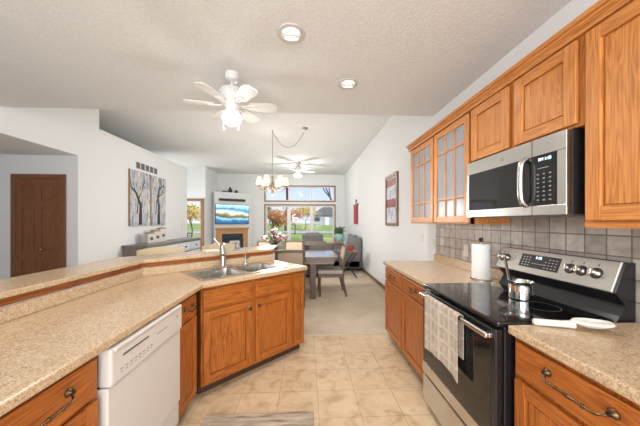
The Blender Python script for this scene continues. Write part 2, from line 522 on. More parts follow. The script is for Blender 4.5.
# ------------------------------------------------------------------ mesh helpers
class MB:
    def __init__(self):
        self.bm = bmesh.new()

    def _add(self, b, m, M):
        for f in b.faces:
            f.material_index = m
        if M is not None:
            b.transform(M)
        me = bpy.data.meshes.new('tmp')
        b.to_mesh(me)
        b.free()
        self.bm.from_mesh(me)
        bpy.data.meshes.remove(me)
        return self

    def box(self, x0, x1, y0, y1, z0, z1, bev=0.0, m=0, M=None, seg=2):
        b = bmesh.new()
        bmesh.ops.create_cube(b, size=1)
        for v in b.verts:
            v.co = Vector(((x0 + x1) / 2 + v.co.x * (x1 - x0), (y0 + y1) / 2 + v.co.y * (y1 - y0), (z0 + z1) / 2 + v.co.z * (z1 - z0)))
        if bev:
            bev = min(bev, 0.49 * min(abs(x1 - x0), abs(y1 - y0), abs(z1 - z0)))
            bmesh.ops.bevel(b, geom=b.edges[:], offset=bev, segments=seg, profile=0.5, affect='EDGES')
        return self._add(b, m, M)

    def prism(self, poly, z0, z1, m=0, M=None, bev=0.0):
        b = bmesh.new()
        lo = [b.verts.new((x, y, z0)) for x, y in poly]
        hi = [b.verts.new((x, y, z1)) for x, y in poly]
        n = len(poly)
        b.faces.new(lo[::-1]); b.faces.new(hi)
        for i in range(n):
            b.faces.new((lo[i], lo[(i + 1) % n], hi[(i + 1) % n], hi[i]))
        bmesh.ops.recalc_face_normals(b, faces=b.faces[:])
        if bev:
            bmesh.ops.bevel(b, geom=b.edges[:], offset=bev, segments=2, profile=0.5, affect='EDGES')
        return self._add(b, m, M)

    def lathe(self, prof, c=(0, 0, 0), seg=24, m=0, M=None):
        b = bmesh.new()
        rings = []
        for r, z in prof:
            if r < 1e-5:
                rings.append([b.verts.new((c[0], c[1], c[2] + z))])
            else:
                rings.append([b.verts.new((c[0] + r * math.cos(2 * math.pi * k / seg), c[1] + r * math.sin(2 * math.pi * k / seg), c[2] + z)) for k in range(seg)])
        for a, d in zip(rings, rings[1:]):
            for k in range(seg):
                k2 = (k + 1) % seg
                if len(a) == 1 and len(d) == 1:
                    continue
                if len(a) == 1:
                    b.faces.new((a[0], d[k2], d[k]))
                elif len(d) == 1:
                    b.faces.new((a[k], a[k2], d[0]))
                else:
                    b.faces.new((a[k], a[k2], d[k2], d[k]))
        bmesh.ops.recalc_face_normals(b, faces=b.faces[:])
        return self._add(b, m, M)

    def tube(self, pts, r, seg=10, m=0, M=None, caps=True):
        pts = [Vector(p) for p in pts]
        n = len(pts)
        rr = r if isinstance(r, (list, tuple)) else [r] * n
        b = bmesh.new()
        up = None
        rings = []
        for i, p in enumerate(pts):
            d = (pts[min(i + 1, n - 1)] - pts[max(i - 1, 0)]).normalized()
            if up is None:
                up = Vector((0, 0, 1)) if abs(d.z) < 0.9 else Vector((1, 0, 0))
            u = (up - d * up.dot(d)).normalized()
            up = u
            w = d.cross(u)
            rings.append([b.verts.new(p + (u * math.cos(2 * math.pi * k / seg) + w * math.sin(2 * math.pi * k / seg)) * rr[i]) for k in range(seg)])
        for a, d in zip(rings, rings[1:]):
            for k in range(seg):
                b.faces.new((a[k], a[(k + 1) % seg], d[(k + 1) % seg], d[k]))
        if caps:
            b.faces.new(rings[0][::-1]); b.faces.new(rings[-1])
        bmesh.ops.recalc_face_normals(b, faces=b.faces[:])
        return self._add(b, m, M)

    def sphere(self, c, r, sx=1, sy=1, sz=1, m=0, M=None, seg=16):
        b = bmesh.new()
        bmesh.ops.create_uvsphere(b, u_segments=seg, v_segments=max(6, seg // 2), radius=r)
        for v in b.verts:
            v.co = Vector((c[0] + v.co.x * sx, c[1] + v.co.y * sy, c[2] + v.co.z * sz))
        return self._add(b, m, M)

    def surf(self, fn, nu, nv, th=0.0, m=0, M=None):
        """grid surface fn(u,v), optionally thickened"""
        b = bmesh.new()
        g = [[b.verts.new(fn(i / nu, j / nv)) for j in range(nv + 1)] for i in range(nu + 1)]
        for i in range(nu):
            for j in range(nv):
                b.faces.new((g[i][j], g[i + 1][j], g[i + 1][j + 1], g[i][j + 1]))
        if th:
            bmesh.ops.recalc_face_normals(b, faces=b.faces[:])
            bmesh.ops.solidify(b, geom=b.faces[:], thickness=th)
        bmesh.ops.recalc_face_normals(b, faces=b.faces[:])
        return self._add(b, m, M)

    def leaves(self, pts, size, m=0):
        b = bmesh.new()
        for p in pts:
            p = Vector(p)
            a = Vector((random.gauss(0, 1), random.gauss(0, 1), random.gauss(0, 1))).normalized()
            c = a.orthogonal().normalized()
            s = size * random.uniform(0.6, 1.3)
            b.faces.new([b.verts.new(p + a * s), b.verts.new(p + c * s * 0.5), b.verts.new(p - a * s), b.verts.new(p - c * s * 0.5)])
        return self._add(b, m, None)

    def build(self, name, mats, parent=None, smooth=False):
        me = bpy.data.meshes.new(name)
        self.bm.to_mesh(me)
        self.bm.free()
        if not isinstance(mats, (list, tuple)):
            mats = [mats]
        for x in mats:
            me.materials.append(x)
        if smooth:
            me.polygons.foreach_set('use_smooth', [True] * len(me.polygons))
            try:
                me.set_sharp_from_angle(angle=R(38))
            except Exception:
                pass
        o = bpy.data.objects.new(name, me)
        COL.objects.link(o)
        if parent is not None:
            o.parent = parent
        return o


def thing(name, label, cat, loc=(0, 0, 0), rz=0.0, group=None):
    o = bpy.data.objects.new(name, None)
    o.empty_display_size = 0.1
    COL.objects.link(o)
    o.location = loc
    o.rotation_euler = (0, 0, rz)
    o['label'] = label
    o['category'] = cat
    if group:
        o['group'] = group
    return o


def tag(o, label, cat, group=None):
    o['label'] = label
    o['category'] = cat
    if group:
        o['group'] = group
    return o


def struct(o, label=None):
    o['kind'] = 'structure'
    if label:
        o['label'] = label
    return o


def dup(root, label=None, loc=None, rz=None):
    r = root.copy()
    COL.objects.link(r)
    if label:
        r['label'] = label
    if loc is not None:
        r.location = loc
    if rz is not None:
        r.rotation_euler = (0, 0, rz)
    for ch in list(root.children):
        c = ch.copy()
        COL.objects.link(c)
        c.parent = r
        for g in list(ch.children):
            d = g.copy()
            COL.objects.link(d)
            d.parent = c
    return r


def text(s, name, size, mtl, parent, loc, rot, align='CENTER'):
    d = bpy.data.curves.new(name, 'FONT')
    d.body = s
    d.size = size
    d.extrude = 0.0004
    d.align_x = align
    d.align_y = 'CENTER'
    d.materials.append(mtl)
    f = bpy.data.objects.new('tmp_text', d)
    COL.objects.link(f)
    bpy.context.view_layer.update()
    me = bpy.data.meshes.new_from_object(f.evaluated_get(bpy.context.evaluated_depsgraph_get()))
    bpy.data.objects.remove(f)
    o = bpy.data.objects.new(name, me)
    COL.objects.link(o)
    o.location = loc
    o.rotation_euler = rot
    o.parent = parent
    return o


# ------------------------------------------------------------------ room shell
XR = 1.58          # right wall face
XL = -3.5          # left wall face
YE = 3.12          # edge of the lower kitchen ceiling
YF = 10.6          # far wall
ZK, ZG = 2.71, 3.36

struct(MB().box(-1.48, XR, -2.4, 3.12, -0.08, 0).build('floor', TILE))
mb = MB()
mb.box(-5.6, -1.48, -2.4, 3.12, -0.08, 0.004)
mb.box(-5.6, XR, 3.12, YF, -0.08, 0.006)
struct(mb.build('floor_carpet', CARP))
struct(MB().box(-1.4, XR, 3.105, 3.14, 0, 0.009, 0.003).build('trim_1', CAULK))

struct(MB().box(-5.6, XR, -2.4, YE, ZK, ZG + 0.2).build('ceiling_kitchen', CEIL))
struct(MB().box(-5.6, XR, YE, YF, ZG, ZG + 0.2).build('ceiling_great_room', CEIL))
struct(MB().box(XR, XR + 0.15, -2.4, YF + 0.15, -0.08, ZG + 0.2).build('wall_right', WALL))
# left wall: lintel over the hall opening, tall block, plant ledge beyond
mb = MB()
mb.box(XL - 0.14, XL, -2.4, 1.4, 0, ZK)
mb.box(XL - 0.14, XL, 1.4, 4.09, 2.405, ZG)
mb.box(-5.6, XL, 4.09, 4.49, 0, ZG)
mb.box(-5.6, XL, 4.49, 7.65, 0, 2.925)
struct(mb.build('wall_left', WALL))
mb = MB()
mb.box(XL - 0.10, XL + 0.022, 4.49, 7.67, 2.925, 2.95, 0.004)
mb.box(XL - 0.10, XL + 0.012, 4.49, 7.66, 2.90, 2.925, 0.004)
struct(mb.build('trim_2', TRIMW))
mb = MB()
mb.box(-5.75, -5.6, -2.4, 7.75, -0.08, ZG + 0.2)
mb.box(-5.75, -5.6, 9.15, YF, -0.08, ZG + 0.2)
mb.box(-5.75, -5.6, 7.75, 9.15, -0.08, 0.4)  # opening around here is added for the side fill lamp
mb.box(-5.75, -5.6, 7.75, 9.15, 2.6, ZG + 0.2)
struct(mb.build('wall_hall', WALL))
struct(MB().box(-5.6, XL - 0.14, -2.4, 4.09, 2.405, 2.5).build('ceiling_hall', CEIL))
# unseen wall behind the camera; its opening is added for the back fill light
mb = MB()
mb.box(-5.6, -2.0, -2.4, -2.3, 0, ZK)
mb.box(1.4, XR, -2.4, -2.3, 0, ZK)
mb.box(-2.0, 1.4, -2.4, -2.3, 0, 0.5)
mb.box(-2.0, 1.4, -2.4, -2.3, 2.56, ZK)
struct(mb.build('wall_back', WALL))
# patio door wall and the return beside it
PX0, PX1, PZ = -4.72, -3.73, 2.14
mb = MB()
mb.box(-5.6, PX0, 9.3, 9.42, 0, ZG)
mb.box(PX1, -3.62, 9.3, 9.42, 0, ZG)
mb.box(PX0, PX1, 9.3, 9.42, PZ, ZG)
mb.box(-3.74, -3.62, 9.42, YF, 0, ZG)
struct(mb.build('wall_patio', WALL))
# far wall with the big window and the transom
WX0, WX1 = -1.72, 1.17
mb = MB()
mb.box(-3.74, WX0, YF, YF + 0.15, 0, ZG)
mb.box(WX1, XR, YF, YF + 0.15, 0, ZG)
mb.box(WX0, WX1, YF, YF + 0.15, 0, 0.40)
mb.box(WX0, WX1, YF, YF + 0.15, 2.09, 2.25)
mb.box(WX0, WX1, YF, YF + 0.15, 2.87, ZG)
struct(mb.build('wall_far', WALL))
struct(MB().box(XR - 0.014, XR, 3.12, YF, 0.006, 0.09, 0.004).build('baseboard_right', BASEW))
struct(MB().box(WX1, XR - 0.014, YF - 0.014, YF, 0.006, 0.09, 0.004).build('baseboard_far', BASEW))

# half wall carrying the raised bar (left run, then the angled run)
C0 = Vector((-0.795, 2.005)); DD = Vector((0.7385, 0.6743)); NN = Vector((-0.6743, 0.7385))
ANG = math.atan2(DD.y, DD.x)


def sn(s, n):
    p = C0 + DD * s + NN * n
    return (p.x, p.y)


def corner(x, n):       # point at given X on the line n
    s = (x - C0.x - NN.x * n) / DD.x
    return sn(s, n)


def at_end(x, n):
    return corner(x, n)


XE = sn(1.06, 0.6)[0]
XW = XE - 0.005
poly = [(-1.448, -2.29), (-1.56, -2.29), corner(-1.56, 0.76), at_end(XW, 0.76), at_end(XW, 0.654), corner(-1.448, 0.654)]
struct(MB().prism(poly[::-1], 0.0, 0.985).build('wall_half', WALL))
# orange oak trim under the bar top
poly = [(-1.443, -2.28), (-1.57, -2.28), corner(-1.57, 0.765), at_end(XW, 0.765), at_end(XW, 0.649), corner(-1.443, 0.649)]
tag(MB().prism(poly[::-1], 0.985, 1.029).build('bar_trim', OAKY), 'orange oak strip running under the raised bar top', 'trim')
poly = [(-1.405, -2.28), (-1.735, -2.28), corner(-1.735, 0.965), at_end(XE, 0.965), at_end(XE, 0.605), corner(-1.405, 0.605)]
o = MB().prism(poly[::-1], 1.029, 1.06, bev=0.005).build('breakfast_bar', LAMI)
tag(o, 'raised speckled tan breakfast bar behind the sink', 'bar')

# windows -----------------------------------------------------------------
def window(name, x0, x1, z0, z1, y, mull, frame_w=0.045, inner=0.05, blind=0.0):
    mb = MB()
    for a in ((x0 - 0.03, x0 + frame_w - 0.03, z0 - 0.03, z1 + 0.03), (x1 - frame_w + 0.03, x1 + 0.03, z0 - 0.03, z1 + 0.03),
              (x0 + 0.015, x1 - 0.015, z0 - 0.03, z0 + 0.015), (x0 + 0.015, x1 - 0.015, z1 - 0.015, z1 + 0.03)):
        mb.box(a[0], a[1], y - 0.02, y + 0.05, a[2], a[3], 0.004)
    root = struct(mb.build(name, CASEW))
    xs = [x0 + 0.015] + mull + [x1 - 0.015]
    mb = MB()
    zi0, zi1 = z0 + 0.015, z1 - 0.015
    for k in range(len(xs) - 1):
        a, b_ = xs[k], xs[k + 1]
        mb.box(a, a + inner, y + 0.05, y + 0.10, zi0, zi1, 0.004)
        mb.box(b_ - inner, b_, y + 0.05, y + 0.10, zi0, zi1, 0.004)
        mb.box(a + inner, b_ - inner, y + 0.05, y + 0.10, zi0, zi0 + inner, 0.004)
        mb.box(a + inner, b_ - inner, y + 0.05, y + 0.10, zi1 - inner, zi1, 0.004)
    mb.build('window_frame', TRIMW, root)
    for k in range(len(xs) - 1):
        MB().box(xs[k] + inner, xs[k + 1] - inner, y + 0.072, y + 0.078, zi0 + inner, zi1 - inner).build('window_pane', GLASS, root)
    return root


window('window_1', WX0, WX1, 0.40, 2.09, YF, [-0.74, 0.20], inner=0.07)
window('window_2', WX0, WX1, 2.25, 2.87, YF, [-0.74, 0.20], inner=0.035)

# patio door: oak casing, sash, pane
mb = MB()
mb.box(PX0 - 0.02, PX0 + 0.06, 9.27, 9.36, 0.006, PZ + 0.07, 0.004)
mb.box(PX1 - 0.05, PX1 + 0.075, 9.27, 9.36, 0.006, PZ + 0.07, 0.004)
mb.box(PX0 - 0.02, PX1 + 0.075, 9.268, 9.36, PZ - 0.01, PZ + 0.075, 0.004)
d2 = struct(mb.build('door_2', CASEW))
mb = MB()
mb.box(PX0 + 0.06, PX0 + 0.12, 9.36, 9.40, 0.006, PZ, 0.003)
mb.box(PX1 - 0.09, PX1 - 0.05, 9.36, 9.40, 0.006, PZ, 0.003)
mb.box(PX0 + 0.12, PX1 - 0.09, 9.36, 9.40, 0.006, 0.12, 0.003)
mb.box(PX0 + 0.12, PX1 - 0.09, 9.36, 9.40, PZ - 0.07, PZ, 0.003)
mb.build('door_sash', TRIMW, d2)
MB().box(PX0 + 0.12, PX1 - 0.09, 9.378, 9.384, 0.12, PZ - 0.07).build('door_pane', GLASS, d2)

# closet door in the hall: six panels, dark stain
mb = MB()
Yd = 4.09
DX0, DX1, DZ = -4.445, -3.665, 2.11
mb.box(DX0, DX0 + 0.065, Yd - 0.03, Yd, 0.004, DZ, 0.004)
mb.box(DX1 - 0.065, DX1, Yd - 0.03, Yd, 0.004, DZ, 0.004)
mb.box(DX0 + 0.065, DX1 - 0.065, Yd - 0.03, Yd, DZ - 0.065, DZ, 0.004)
d1 = struct(mb.build('door_1', CASEW if False else wood('door_casing', (0.25, 0.11, 0.05), (0.15, 0.06, 0.026), 'Z', 0.4, 0.4)))
mb = MB()
x0, x1 = DX0 + 0.067, DX1 - 0.067
mb.box(x0, x1, Yd - 0.012, Yd - 0.001, 0.015, DZ - 0.067)
xm = (x0 + x1) / 2
st = 0.085
zs = [0.015, 0.21, 0.80, 0.935, 1.60, 1.70, 1.94, DZ - 0.070]
for (a, b_) in ((x0, x0 + st), (xm - st / 2, xm + st / 2), (x1 - st, x1)):
    mb.box(a, b_, Yd - 0.024, Yd - 0.01, zs[0], zs[7], 0.003)
for (a, b_) in ((zs[0], zs[1]), (zs[2], zs[3]), (zs[4], zs[5]), (zs[6], zs[7])):
    mb.box(x0 + st, xm - st / 2, Yd - 0.0238, Yd - 0.01, a, b_, 0.003)
    mb.box(xm + st / 2, x1 - st, Yd - 0.0238, Yd - 0.01, a, b_, 0.003)
for (a, b_) in ((x0 + st, xm - st / 2), (xm + st / 2, x1 - st)):
    for (c, e) in ((zs[1], zs[2]), (zs[3], zs[4]), (zs[5], zs[6])):
        mb.box(a + 0.025, b_ - 0.025, Yd - 0.022, Yd - 0.005, c + 0.025, e - 0.025, 0.009)
mb.build('door_leaf', DOORW, d1)
MB().sphere((xm + 0.06, Yd - 0.045, 0.87 + 0.10), 0.018, seg=12).tube([(xm + 0.06, Yd - 0.045, 0.97), (xm + 0.06, Yd - 0.02, 0.97)], 0.007).build('door_knob', mat('brass', (0.75, 0.55, 0.25), 0.25, 1.0), d1, True)

# backsplash tiles on the right wall
o = MB().box(XR - 0.0085, XR - 0.0006, -0.4, 1.105, 0.80, 1.356).box(XR - 0.0085, XR - 0.0006, 1.105, 1.895, 0.80, 1.415).box(XR - 0.0085, XR - 0.0006, 1.895, 3.04, 0.80, 1.368).build('tile_backsplash', SPLT)
tag(o, 'grey beige stone tile backsplash behind the range and counters', 'backsplash')

# ------------------------------------------------------------------ cabinets
def knob(parent, x, z, y):
    return MB().lathe([(0, 0), (0.007, 0), (0.006, 0.012), (0.014, 0.018), (0.016, 0.026), (0.010, 0.032), (0, 0.033)],
                      M=Matrix.Translation((x, y, z)) @ Matrix.Rotation(R(90), 4, 'X'), seg=14).build('knob', BRONZE, parent, True)


def pull(parent, x, z, y, w, vertical=False):
    """antique bronze bail pull with collars and drooping bar"""
    mb = MB()
    pts, rad = [], []
    n = 24
    for k in range(n + 1):
        u = k / n
        e = min(u, 1 - u) / 0.16
        e = min(1, e)
        droop = -0.018 * (1 - (1 - e) ** 2)
        out = -0.008 - 0.026 * math.sin(min(1, e * 1.4) * math.pi / 2)
        pts.append((x - w / 2 + w * u, y + out, z + droop))
        rad.append(0.0042 + (0.002 if abs(u - 0.5) < 0.06 else 0))
    mb.tube(pts, rad, 8)
    for sx in (-1, 1):
        mb.lathe([(0, 0), (0.016, 0), (0.016, 0.004), (0.010, 0.010), (0.008, 0.02), (0, 0.021)], M=Matrix.Translation((x + sx * w / 2, y, z)) @ Matrix.Rotation(R(90), 4, 'X'), seg=14)
    for u in (0.28, 0.5, 0.72):
        mb.sphere((x - w / 2 + w * u, y - 0.034, z - 0.018), 0.0075, 0.8, 1, 1, seg=10)
    return mb.build('pull', BRONZE, parent, True)


def panel_door(parent, x0, x1, z0, z1, mats, st=0.055, th=0.023, name='door'):
    V, Hh = mats
    mb = MB()
    mb.box(x0, x0 + st, -th, -0.004, z0, z1, 0.004, 0)
    mb.box(x1 - st, x1, -th, -0.004, z0, z1, 0.004, 0)
    mb.box(x0 + st, x1 - st, -th + 0.0006, -0.004, z0, z0 + st, 0.003, 1)
    mb.box(x0 + st, x1 - st, -th + 0.0006, -0.004, z1 - st, z1, 0.003, 1)
    d = mb.build(name, [V, Hh], parent)
    mb = MB()
    g_ = 0.007
    mb.box(x0 + st - 0.001, x1 - st + 0.001, -0.006, -0.004, z0 + st - 0.001, z1 - st + 0.001)
    mb.box(x0 + st + g_, x1 - st - g_, -0.0125, -0.005, z0 + st + g_, z1 - st - g_, 0.003)
    mb.build('door_panel', V, d)
    return d


def drawer_front(parent, x0, x1, z0, z1, mats, th=0.02):
    return MB().box(x0, x1, -th, -0.004, z0, z1, 0.006, 0).build('drawer', mats[1], parent)


def base_cabinet(name, label, loc, rz, w, d=0.58, mats=(OAKV, OAKX), group='oak base cabinets', h=0.872):
    root = thing(name, label, 'cabinet', loc, rz, group)
    mb = MB()
    mb.box(0, w, 0, d, 0.085, h, 0.0, 0)
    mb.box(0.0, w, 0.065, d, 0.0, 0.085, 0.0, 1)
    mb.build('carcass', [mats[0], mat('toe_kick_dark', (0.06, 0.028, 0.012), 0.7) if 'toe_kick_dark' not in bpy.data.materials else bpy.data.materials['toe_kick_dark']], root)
    return root


XCR = 0.955    # face frame plane of the right base run
# far right pair (local x runs from far to near)
YA = 3.03
c = base_cabinet('base_cabinet', 'narrow oak base cabinet at the far end of the right counter', (XCR, YA, 0), R(-90), 0.555)
d = drawer_front(c, 0.03, 0.54, 0.715, 0.855, (OAKV, OAKX)); pull(d, 0.285, 0.79, -0.02, 0.10)
panel_door(c, 0.03, 0.54, 0.112, 0.70, (OAKV, OAKX))
c = base_cabinet('base_cabinet', 'oak base cabinet between the range and the far end cabinet', (XCR, YA - 0.556, 0), R(-90), 0.575)
d = drawer_front(c, 0.015, 0.545, 0.715, 0.855, (OAKV, OAKX)); pull(d, 0.28, 0.79, -0.02, 0.10)
panel_door(c, 0.015, 0.545, 0.112, 0.70, (OAKV, OAKX))
# near right
c = base_cabinet('base_cabinet', 'wide oak base cabinet right of the range under the near counter', (XCR, 1.122, 0), R(-90), 0.90)
d = drawer_front(c, 0.02, 0.88, 0.705, 0.850, (OAKV, OAKX)); pull(d, 0.285, 0.80, -0.02, 0.215)
panel_door(c, 0.02, 0.445, 0.112, 0.685, (OAKV, OAKX))
panel_door(c, 0.452, 0.88, 0.112, 0.685, (OAKV, OAKX))

XCL = -0.845
# left near
c = base_cabinet('base_cabinet', 'oak base cabinet on the near left beside the white dishwasher', (XCL, 0.172, 0), R(90), 0.90)
d = drawer_front(c, 0.02, 0.88, 0.70, 0.85, (OAKV, OAKX)); pull(d, 0.655, 0.795, -0.02, 0.20)
panel_door(c, 0.02, 0.445, 0.112, 0.685, (OAKV, OAKX))
panel_door(c, 0.452, 0.88, 0.112, 0.685, (OAKV, OAKX))
# narrow one between dishwasher and sink cabinet
c = base_cabinet('base_cabinet', 'narrow oak cabinet between dishwasher and sink cabinet', (XCL, 1.685, 0), R(90), 0.305, d=0.40)
d = drawer_front(c, 0.012, 0.272, 0.70, 0.85, (OAKV, OAKX)); pull(d, 0.142, 0.79, -0.02, 0.11)
panel_door(c, 0.012, 0.272, 0.112, 0.685, (OAKV, OAKX), st=0.045)
# sink cabinet (angled)
FN = 0.05
px, py = sn(0.0, FN)
c = base_cabinet('sink_cabinet', 'angled oak sink cabinet with two knobbed doors', (px, py, 0), ANG, 0.90, d=0.50, h=0.68)
MB().box(0, 0.90, 0, 0.018, 0.68, 0.872).build('face_rail', OAKX, c)
MB().box(0, 0.018, 0.02, 0.50, 0.68, 0.872).build('side_panel', OAKV, c)
drawer_front(c, 0.012, 0.435, 0.70, 0.85, (OAKV, OAKX))
drawer_front(c, 0.475, 0.885, 0.70, 0.85, (OAKV, OAKX))
d = panel_door(c, 0.012, 0.435, 0.112, 0.675, (OAKV, OAKX)); knob(d, 0.408, 0.615, -0.02)
d = panel_door(c, 0.475, 0.885, 0.112, 0.675, (OAKV, OAKX)); knob(d, 0.502, 0.625, -0.02)
px, py = sn(0.902, FN)
c = base_cabinet('end_cabinet', 'narrow oak end cabinet with one tall panel at the counter end', (px, py, 0), ANG, 0.17, d=0.55)
panel_door(c, 0.02, 0.158, 0.112, 0.85, (OAKV, OAKX), st=0.035)


# worktops -----------------------------------------------------------------
def slab_with_hole(name, outer, hole, z0, z1, mtl):
    b = bmesh.new()
    def loop(pts):
        vs = [b.verts.new((x, y, z1)) for x, y in pts]
        return [b.edges.new((vs[i], vs[(i + 1) % len(vs)])) for i in range(len(vs))]
    es = loop(outer) + (loop(hole) if hole else [])
    bmesh.ops.triangle_fill(b, edges=es, use_beauty=True)
    ext = bmesh.ops.extrude_face_region(b, geom=b.faces[:])
    for v in [g for g in ext['geom'] if isinstance(g, bmesh.types.BMVert)]:
        v.co.z = z0
    bmesh.ops.recalc_face_normals(b, faces=b.faces[:])
    m = MB()
    m._add(b, 0, None)
    o = m.build(name, mtl)
    md = o.modifiers.new('edge', 'BEVEL')
    md.width = 0.010; md.segments = 3; md.limit_method = 'ANGLE'; md.angle_limit = R(50)
    return o


HOLE = [sn(0.045, 0.085), sn(0.835, 0.085), sn(0.835, 0.56), sn(0.045, 0.56)]
OUT = [(-0.795, -2.28), (-0.795, 2.005), sn(1.09, 0), sn(1.09, 0.634), corner(-1.43, 0.634), (-1.43, -2.28)]
o = slab_with_hole('worktop', OUT, HOLE, 0.874, 0.914, LAMI)
tag(o, 'speckled tan laminate worktop holding the double sink on the left', 'worktop', 'laminate worktops')
poly = [(-1.408, -2.28), (-1.428, -2.28), corner(-1.428, 0.634), at_end(XW, 0.634), at_end(XW, 0.612), corner(-1.408, 0.612)]
MB().prism(poly[::-1], 0.9145, 0.984, bev=0.004).build('upstand', LAMI, o)

o = slab_with_hole('worktop', [(0.92, 1.895), (XR - 0.009, 1.895), (XR - 0.009, 3.045), (0.92, 3.045)], None, 0.874, 0.914, LAMI)
tag(o, 'speckled worktop under the paper towel between range and dining area', 'worktop', 'laminate worktops')
MB().box(XR - 0.03, XR - 0.0092, 1.90, 3.04, 0.9145, 1.0, 0.004).build('upstand', LAMI, o)
o = slab_with_hole('worktop', [(0.92, -0.3), (XR - 0.01, -0.3), (XR - 0.01, 1.128), (0.92, 1.128)], None, 0.874, 0.914, LAMI)
tag(o, 'speckled worktop right of the range under the white spoon rest', 'worktop', 'laminate worktops')

# sink ---------------------------------------------------------------------
sx, sy = sn(0.44, 0.3225)
sk = thing('double_sink', 'stainless steel double bowl sink set in the angled counter', 'sink', (sx, sy, 0.914), ANG)
mb = MB()
W2, D2 = 0.42, 0.255
bx = [(-0.385, -0.02, -0.205, 0.165), (0.02, 0.385, -0.205, 0.165)]
# rim pieces around the two bowls
mb.box(-W2, W2, -D2, -0.205, 0.0005, 0.006, 0.002)
mb.box(-W2, W2, 0.165, D2, 0.0005, 0.006, 0.002)
mb.box(-W2, -0.385, -0.205, 0.165, 0.0005, 0.006, 0.002)
mb.box(0.385, W2, -0.205, 0.165, 0.0005, 0.006, 0.002)
mb.box(-0.02, 0.02, -0.205, 0.165, 0.0005, 0.006, 0.002)
mb.build('rim', STEELS, sk)
for (x0, x1, y0, y1) in bx:
    def bowl(u, v, x0=x0, x1=x1, y0=y0, y1=y1):
        # u around, v from rim to centre
        cx, cy = (x0 + x1) / 2, (y0 + y1) / 2
        hx, hy = (x1 - x0) / 2, (y1 - y0) / 2
        a = u * 2 * math.pi
        ca, sa = math.cos(a), math.sin(a)
        p = 7.0
        k = (abs(ca) ** p + abs(sa) ** p) ** (-1 / p)
        if v < 0.6:
            z = -0.19 * (v / 0.6) ** 1.0
            s = 1.02 - 0.07 * (v / 0.6)
        else:
            w = (v - 0.6) / 0.4
            z = -0.19 - 0.008 * w
            s = 0.95 * (1 - w)
        return (cx + hx * k * ca * s, cy + hy * k * sa * s, z + 0.004)
    bo = MB().surf(bowl, 48, 12).build('bowl', STEELS, sk, True)
    MB().lathe([(0.0, 0), (0.045, 0), (0.045, 0.004), (0.03, 0.002), (0, 0.001)], c=((x0 + x1) / 2, (y0 + y1) / 2, -0.196)).build('drain', CHROME, bo, True)

# main faucet
fx, fy = sn(0.405, 0.545)
fa = thing('kitchen_faucet', 'brushed steel gooseneck faucet behind the left sink bowl', 'faucet', (fx, fy, 0.920), ANG)
MB().box(-0.11, 0.11, -0.028, 0.028, 0, 0.012, 0.006).build('deck_plate', NICKEL, fa)
mb = MB()
mb.lathe([(0, 0.012), (0.030, 0.012), (0.028, 0.05), (0.027, 0.15), (0.024, 0.19), (0, 0.195)])
mb.build('body', NICKEL, fa, True)
mb = MB()
pts = [(0, 0, 0.17)]
for k in range(9):
    a = math.pi * k / 8
    pts.append((-0.05 * (1 - math.cos(a)) * 0.6, -0.055 * (1 - math.cos(a)), 0.185 + 0.055 * math.sin(a)))
mb.tube(pts + [(-0.07, -0.135, 0.14)], [0.020] * 5 + [0.021] * 4 + [0.024, 0.026], 14)
mb.build('spout', NICKEL, fa, True)
MB().tube([(0, 0.0, 0.19), (-0.03, 0.03, 0.235), (-0.075, 0.055, 0.30)], [0.013, 0.009, 0.011], 10).build('lever', NICKEL, fa, True)
# filtered water tap
fx, fy = sn(0.66, 0.55)
fb = thing('water_tap', 'slim tall filtered water tap behind the right sink bowl', 'faucet', (fx, fy, 0.920), ANG)
mb = MB()
mb.lathe([(0, 0), (0.024, 0), (0.022, 0.012), (0.014, 0.02), (0.012, 0.06), (0, 0.062)])
mb.build('base', NICKEL, fb, True)
pts = [(0, 0, 0.05), (0, 0, 0.20)] + [(0, -0.04 * (1 - math.cos(a)), 0.20 + 0.045 * math.sin(a)) for a in [math.pi * k / 8 for k in range(1, 9)]]
MB().tube(pts, 0.0065, 10).build('spout', NICKEL, fb, True)
MB().tube([(0.0, 0, 0.05), (0.03, 0.0, 0.07), (0.045, 0, 0.075)], 0.006, 8).build('lever', BLACKM, fb, True)

# ------------------------------------------------------------------ dishwasher
dw = thing('dishwasher', 'white built-in dishwasher under the left counter', 'dishwasher', (-0.838, 1.078, 0), R(90))
w = 0.600
MB().box(0.012, w - 0.012, 0.02, 0.55, 0.10, 0.866).box(0.012, w - 0.012, 0.09, 0.55, 0.0, 0.10).build('tub', APPS, dw)
mb = MB()
mb.box(0.003, w - 0.003, -0.030, 0.019, 0.25, 0.702, 0.006)
mb.build('door_panel', APPW, dw)
mb = MB()
mb.box(0.003, w - 0.003, -0.042, 0.019, 0.705, 0.865, 0.012, seg=4)
mb.box(0.02, w - 0.02, -0.048, -0.03, 0.842, 0.864, 0.008, seg=3)
cp = mb.build('control_panel', APPW, dw)
MB().box(0.07, 0.25, -0.0432, -0.040, 0.805, 0.813).build('vent_slot', APPS, cp)
mb = MB()
for k in range(8):
    mb.box(0.055 + k * 0.030, 0.073 + k * 0.030, -0.0428, -0.0415, 0.752, 0.757)
    mb.box(0.058 + k * 0.030, 0.070 + k * 0.030, -0.0428, -0.0415, 0.738, 0.742)
mb.box(0.32, 0.42, -0.0428, -0.0415, 0.786, 0.790)
mb.box(0.52, 0.54, -0.0428, -0.0415, 0.80, 0.808)
mb.build('button_lettering', GREYM, cp)
MB().box(0.006, w - 0.006, -0.022, 0.06, 0.105, 0.243, 0.004).build('kick_panel', APPW, dw)

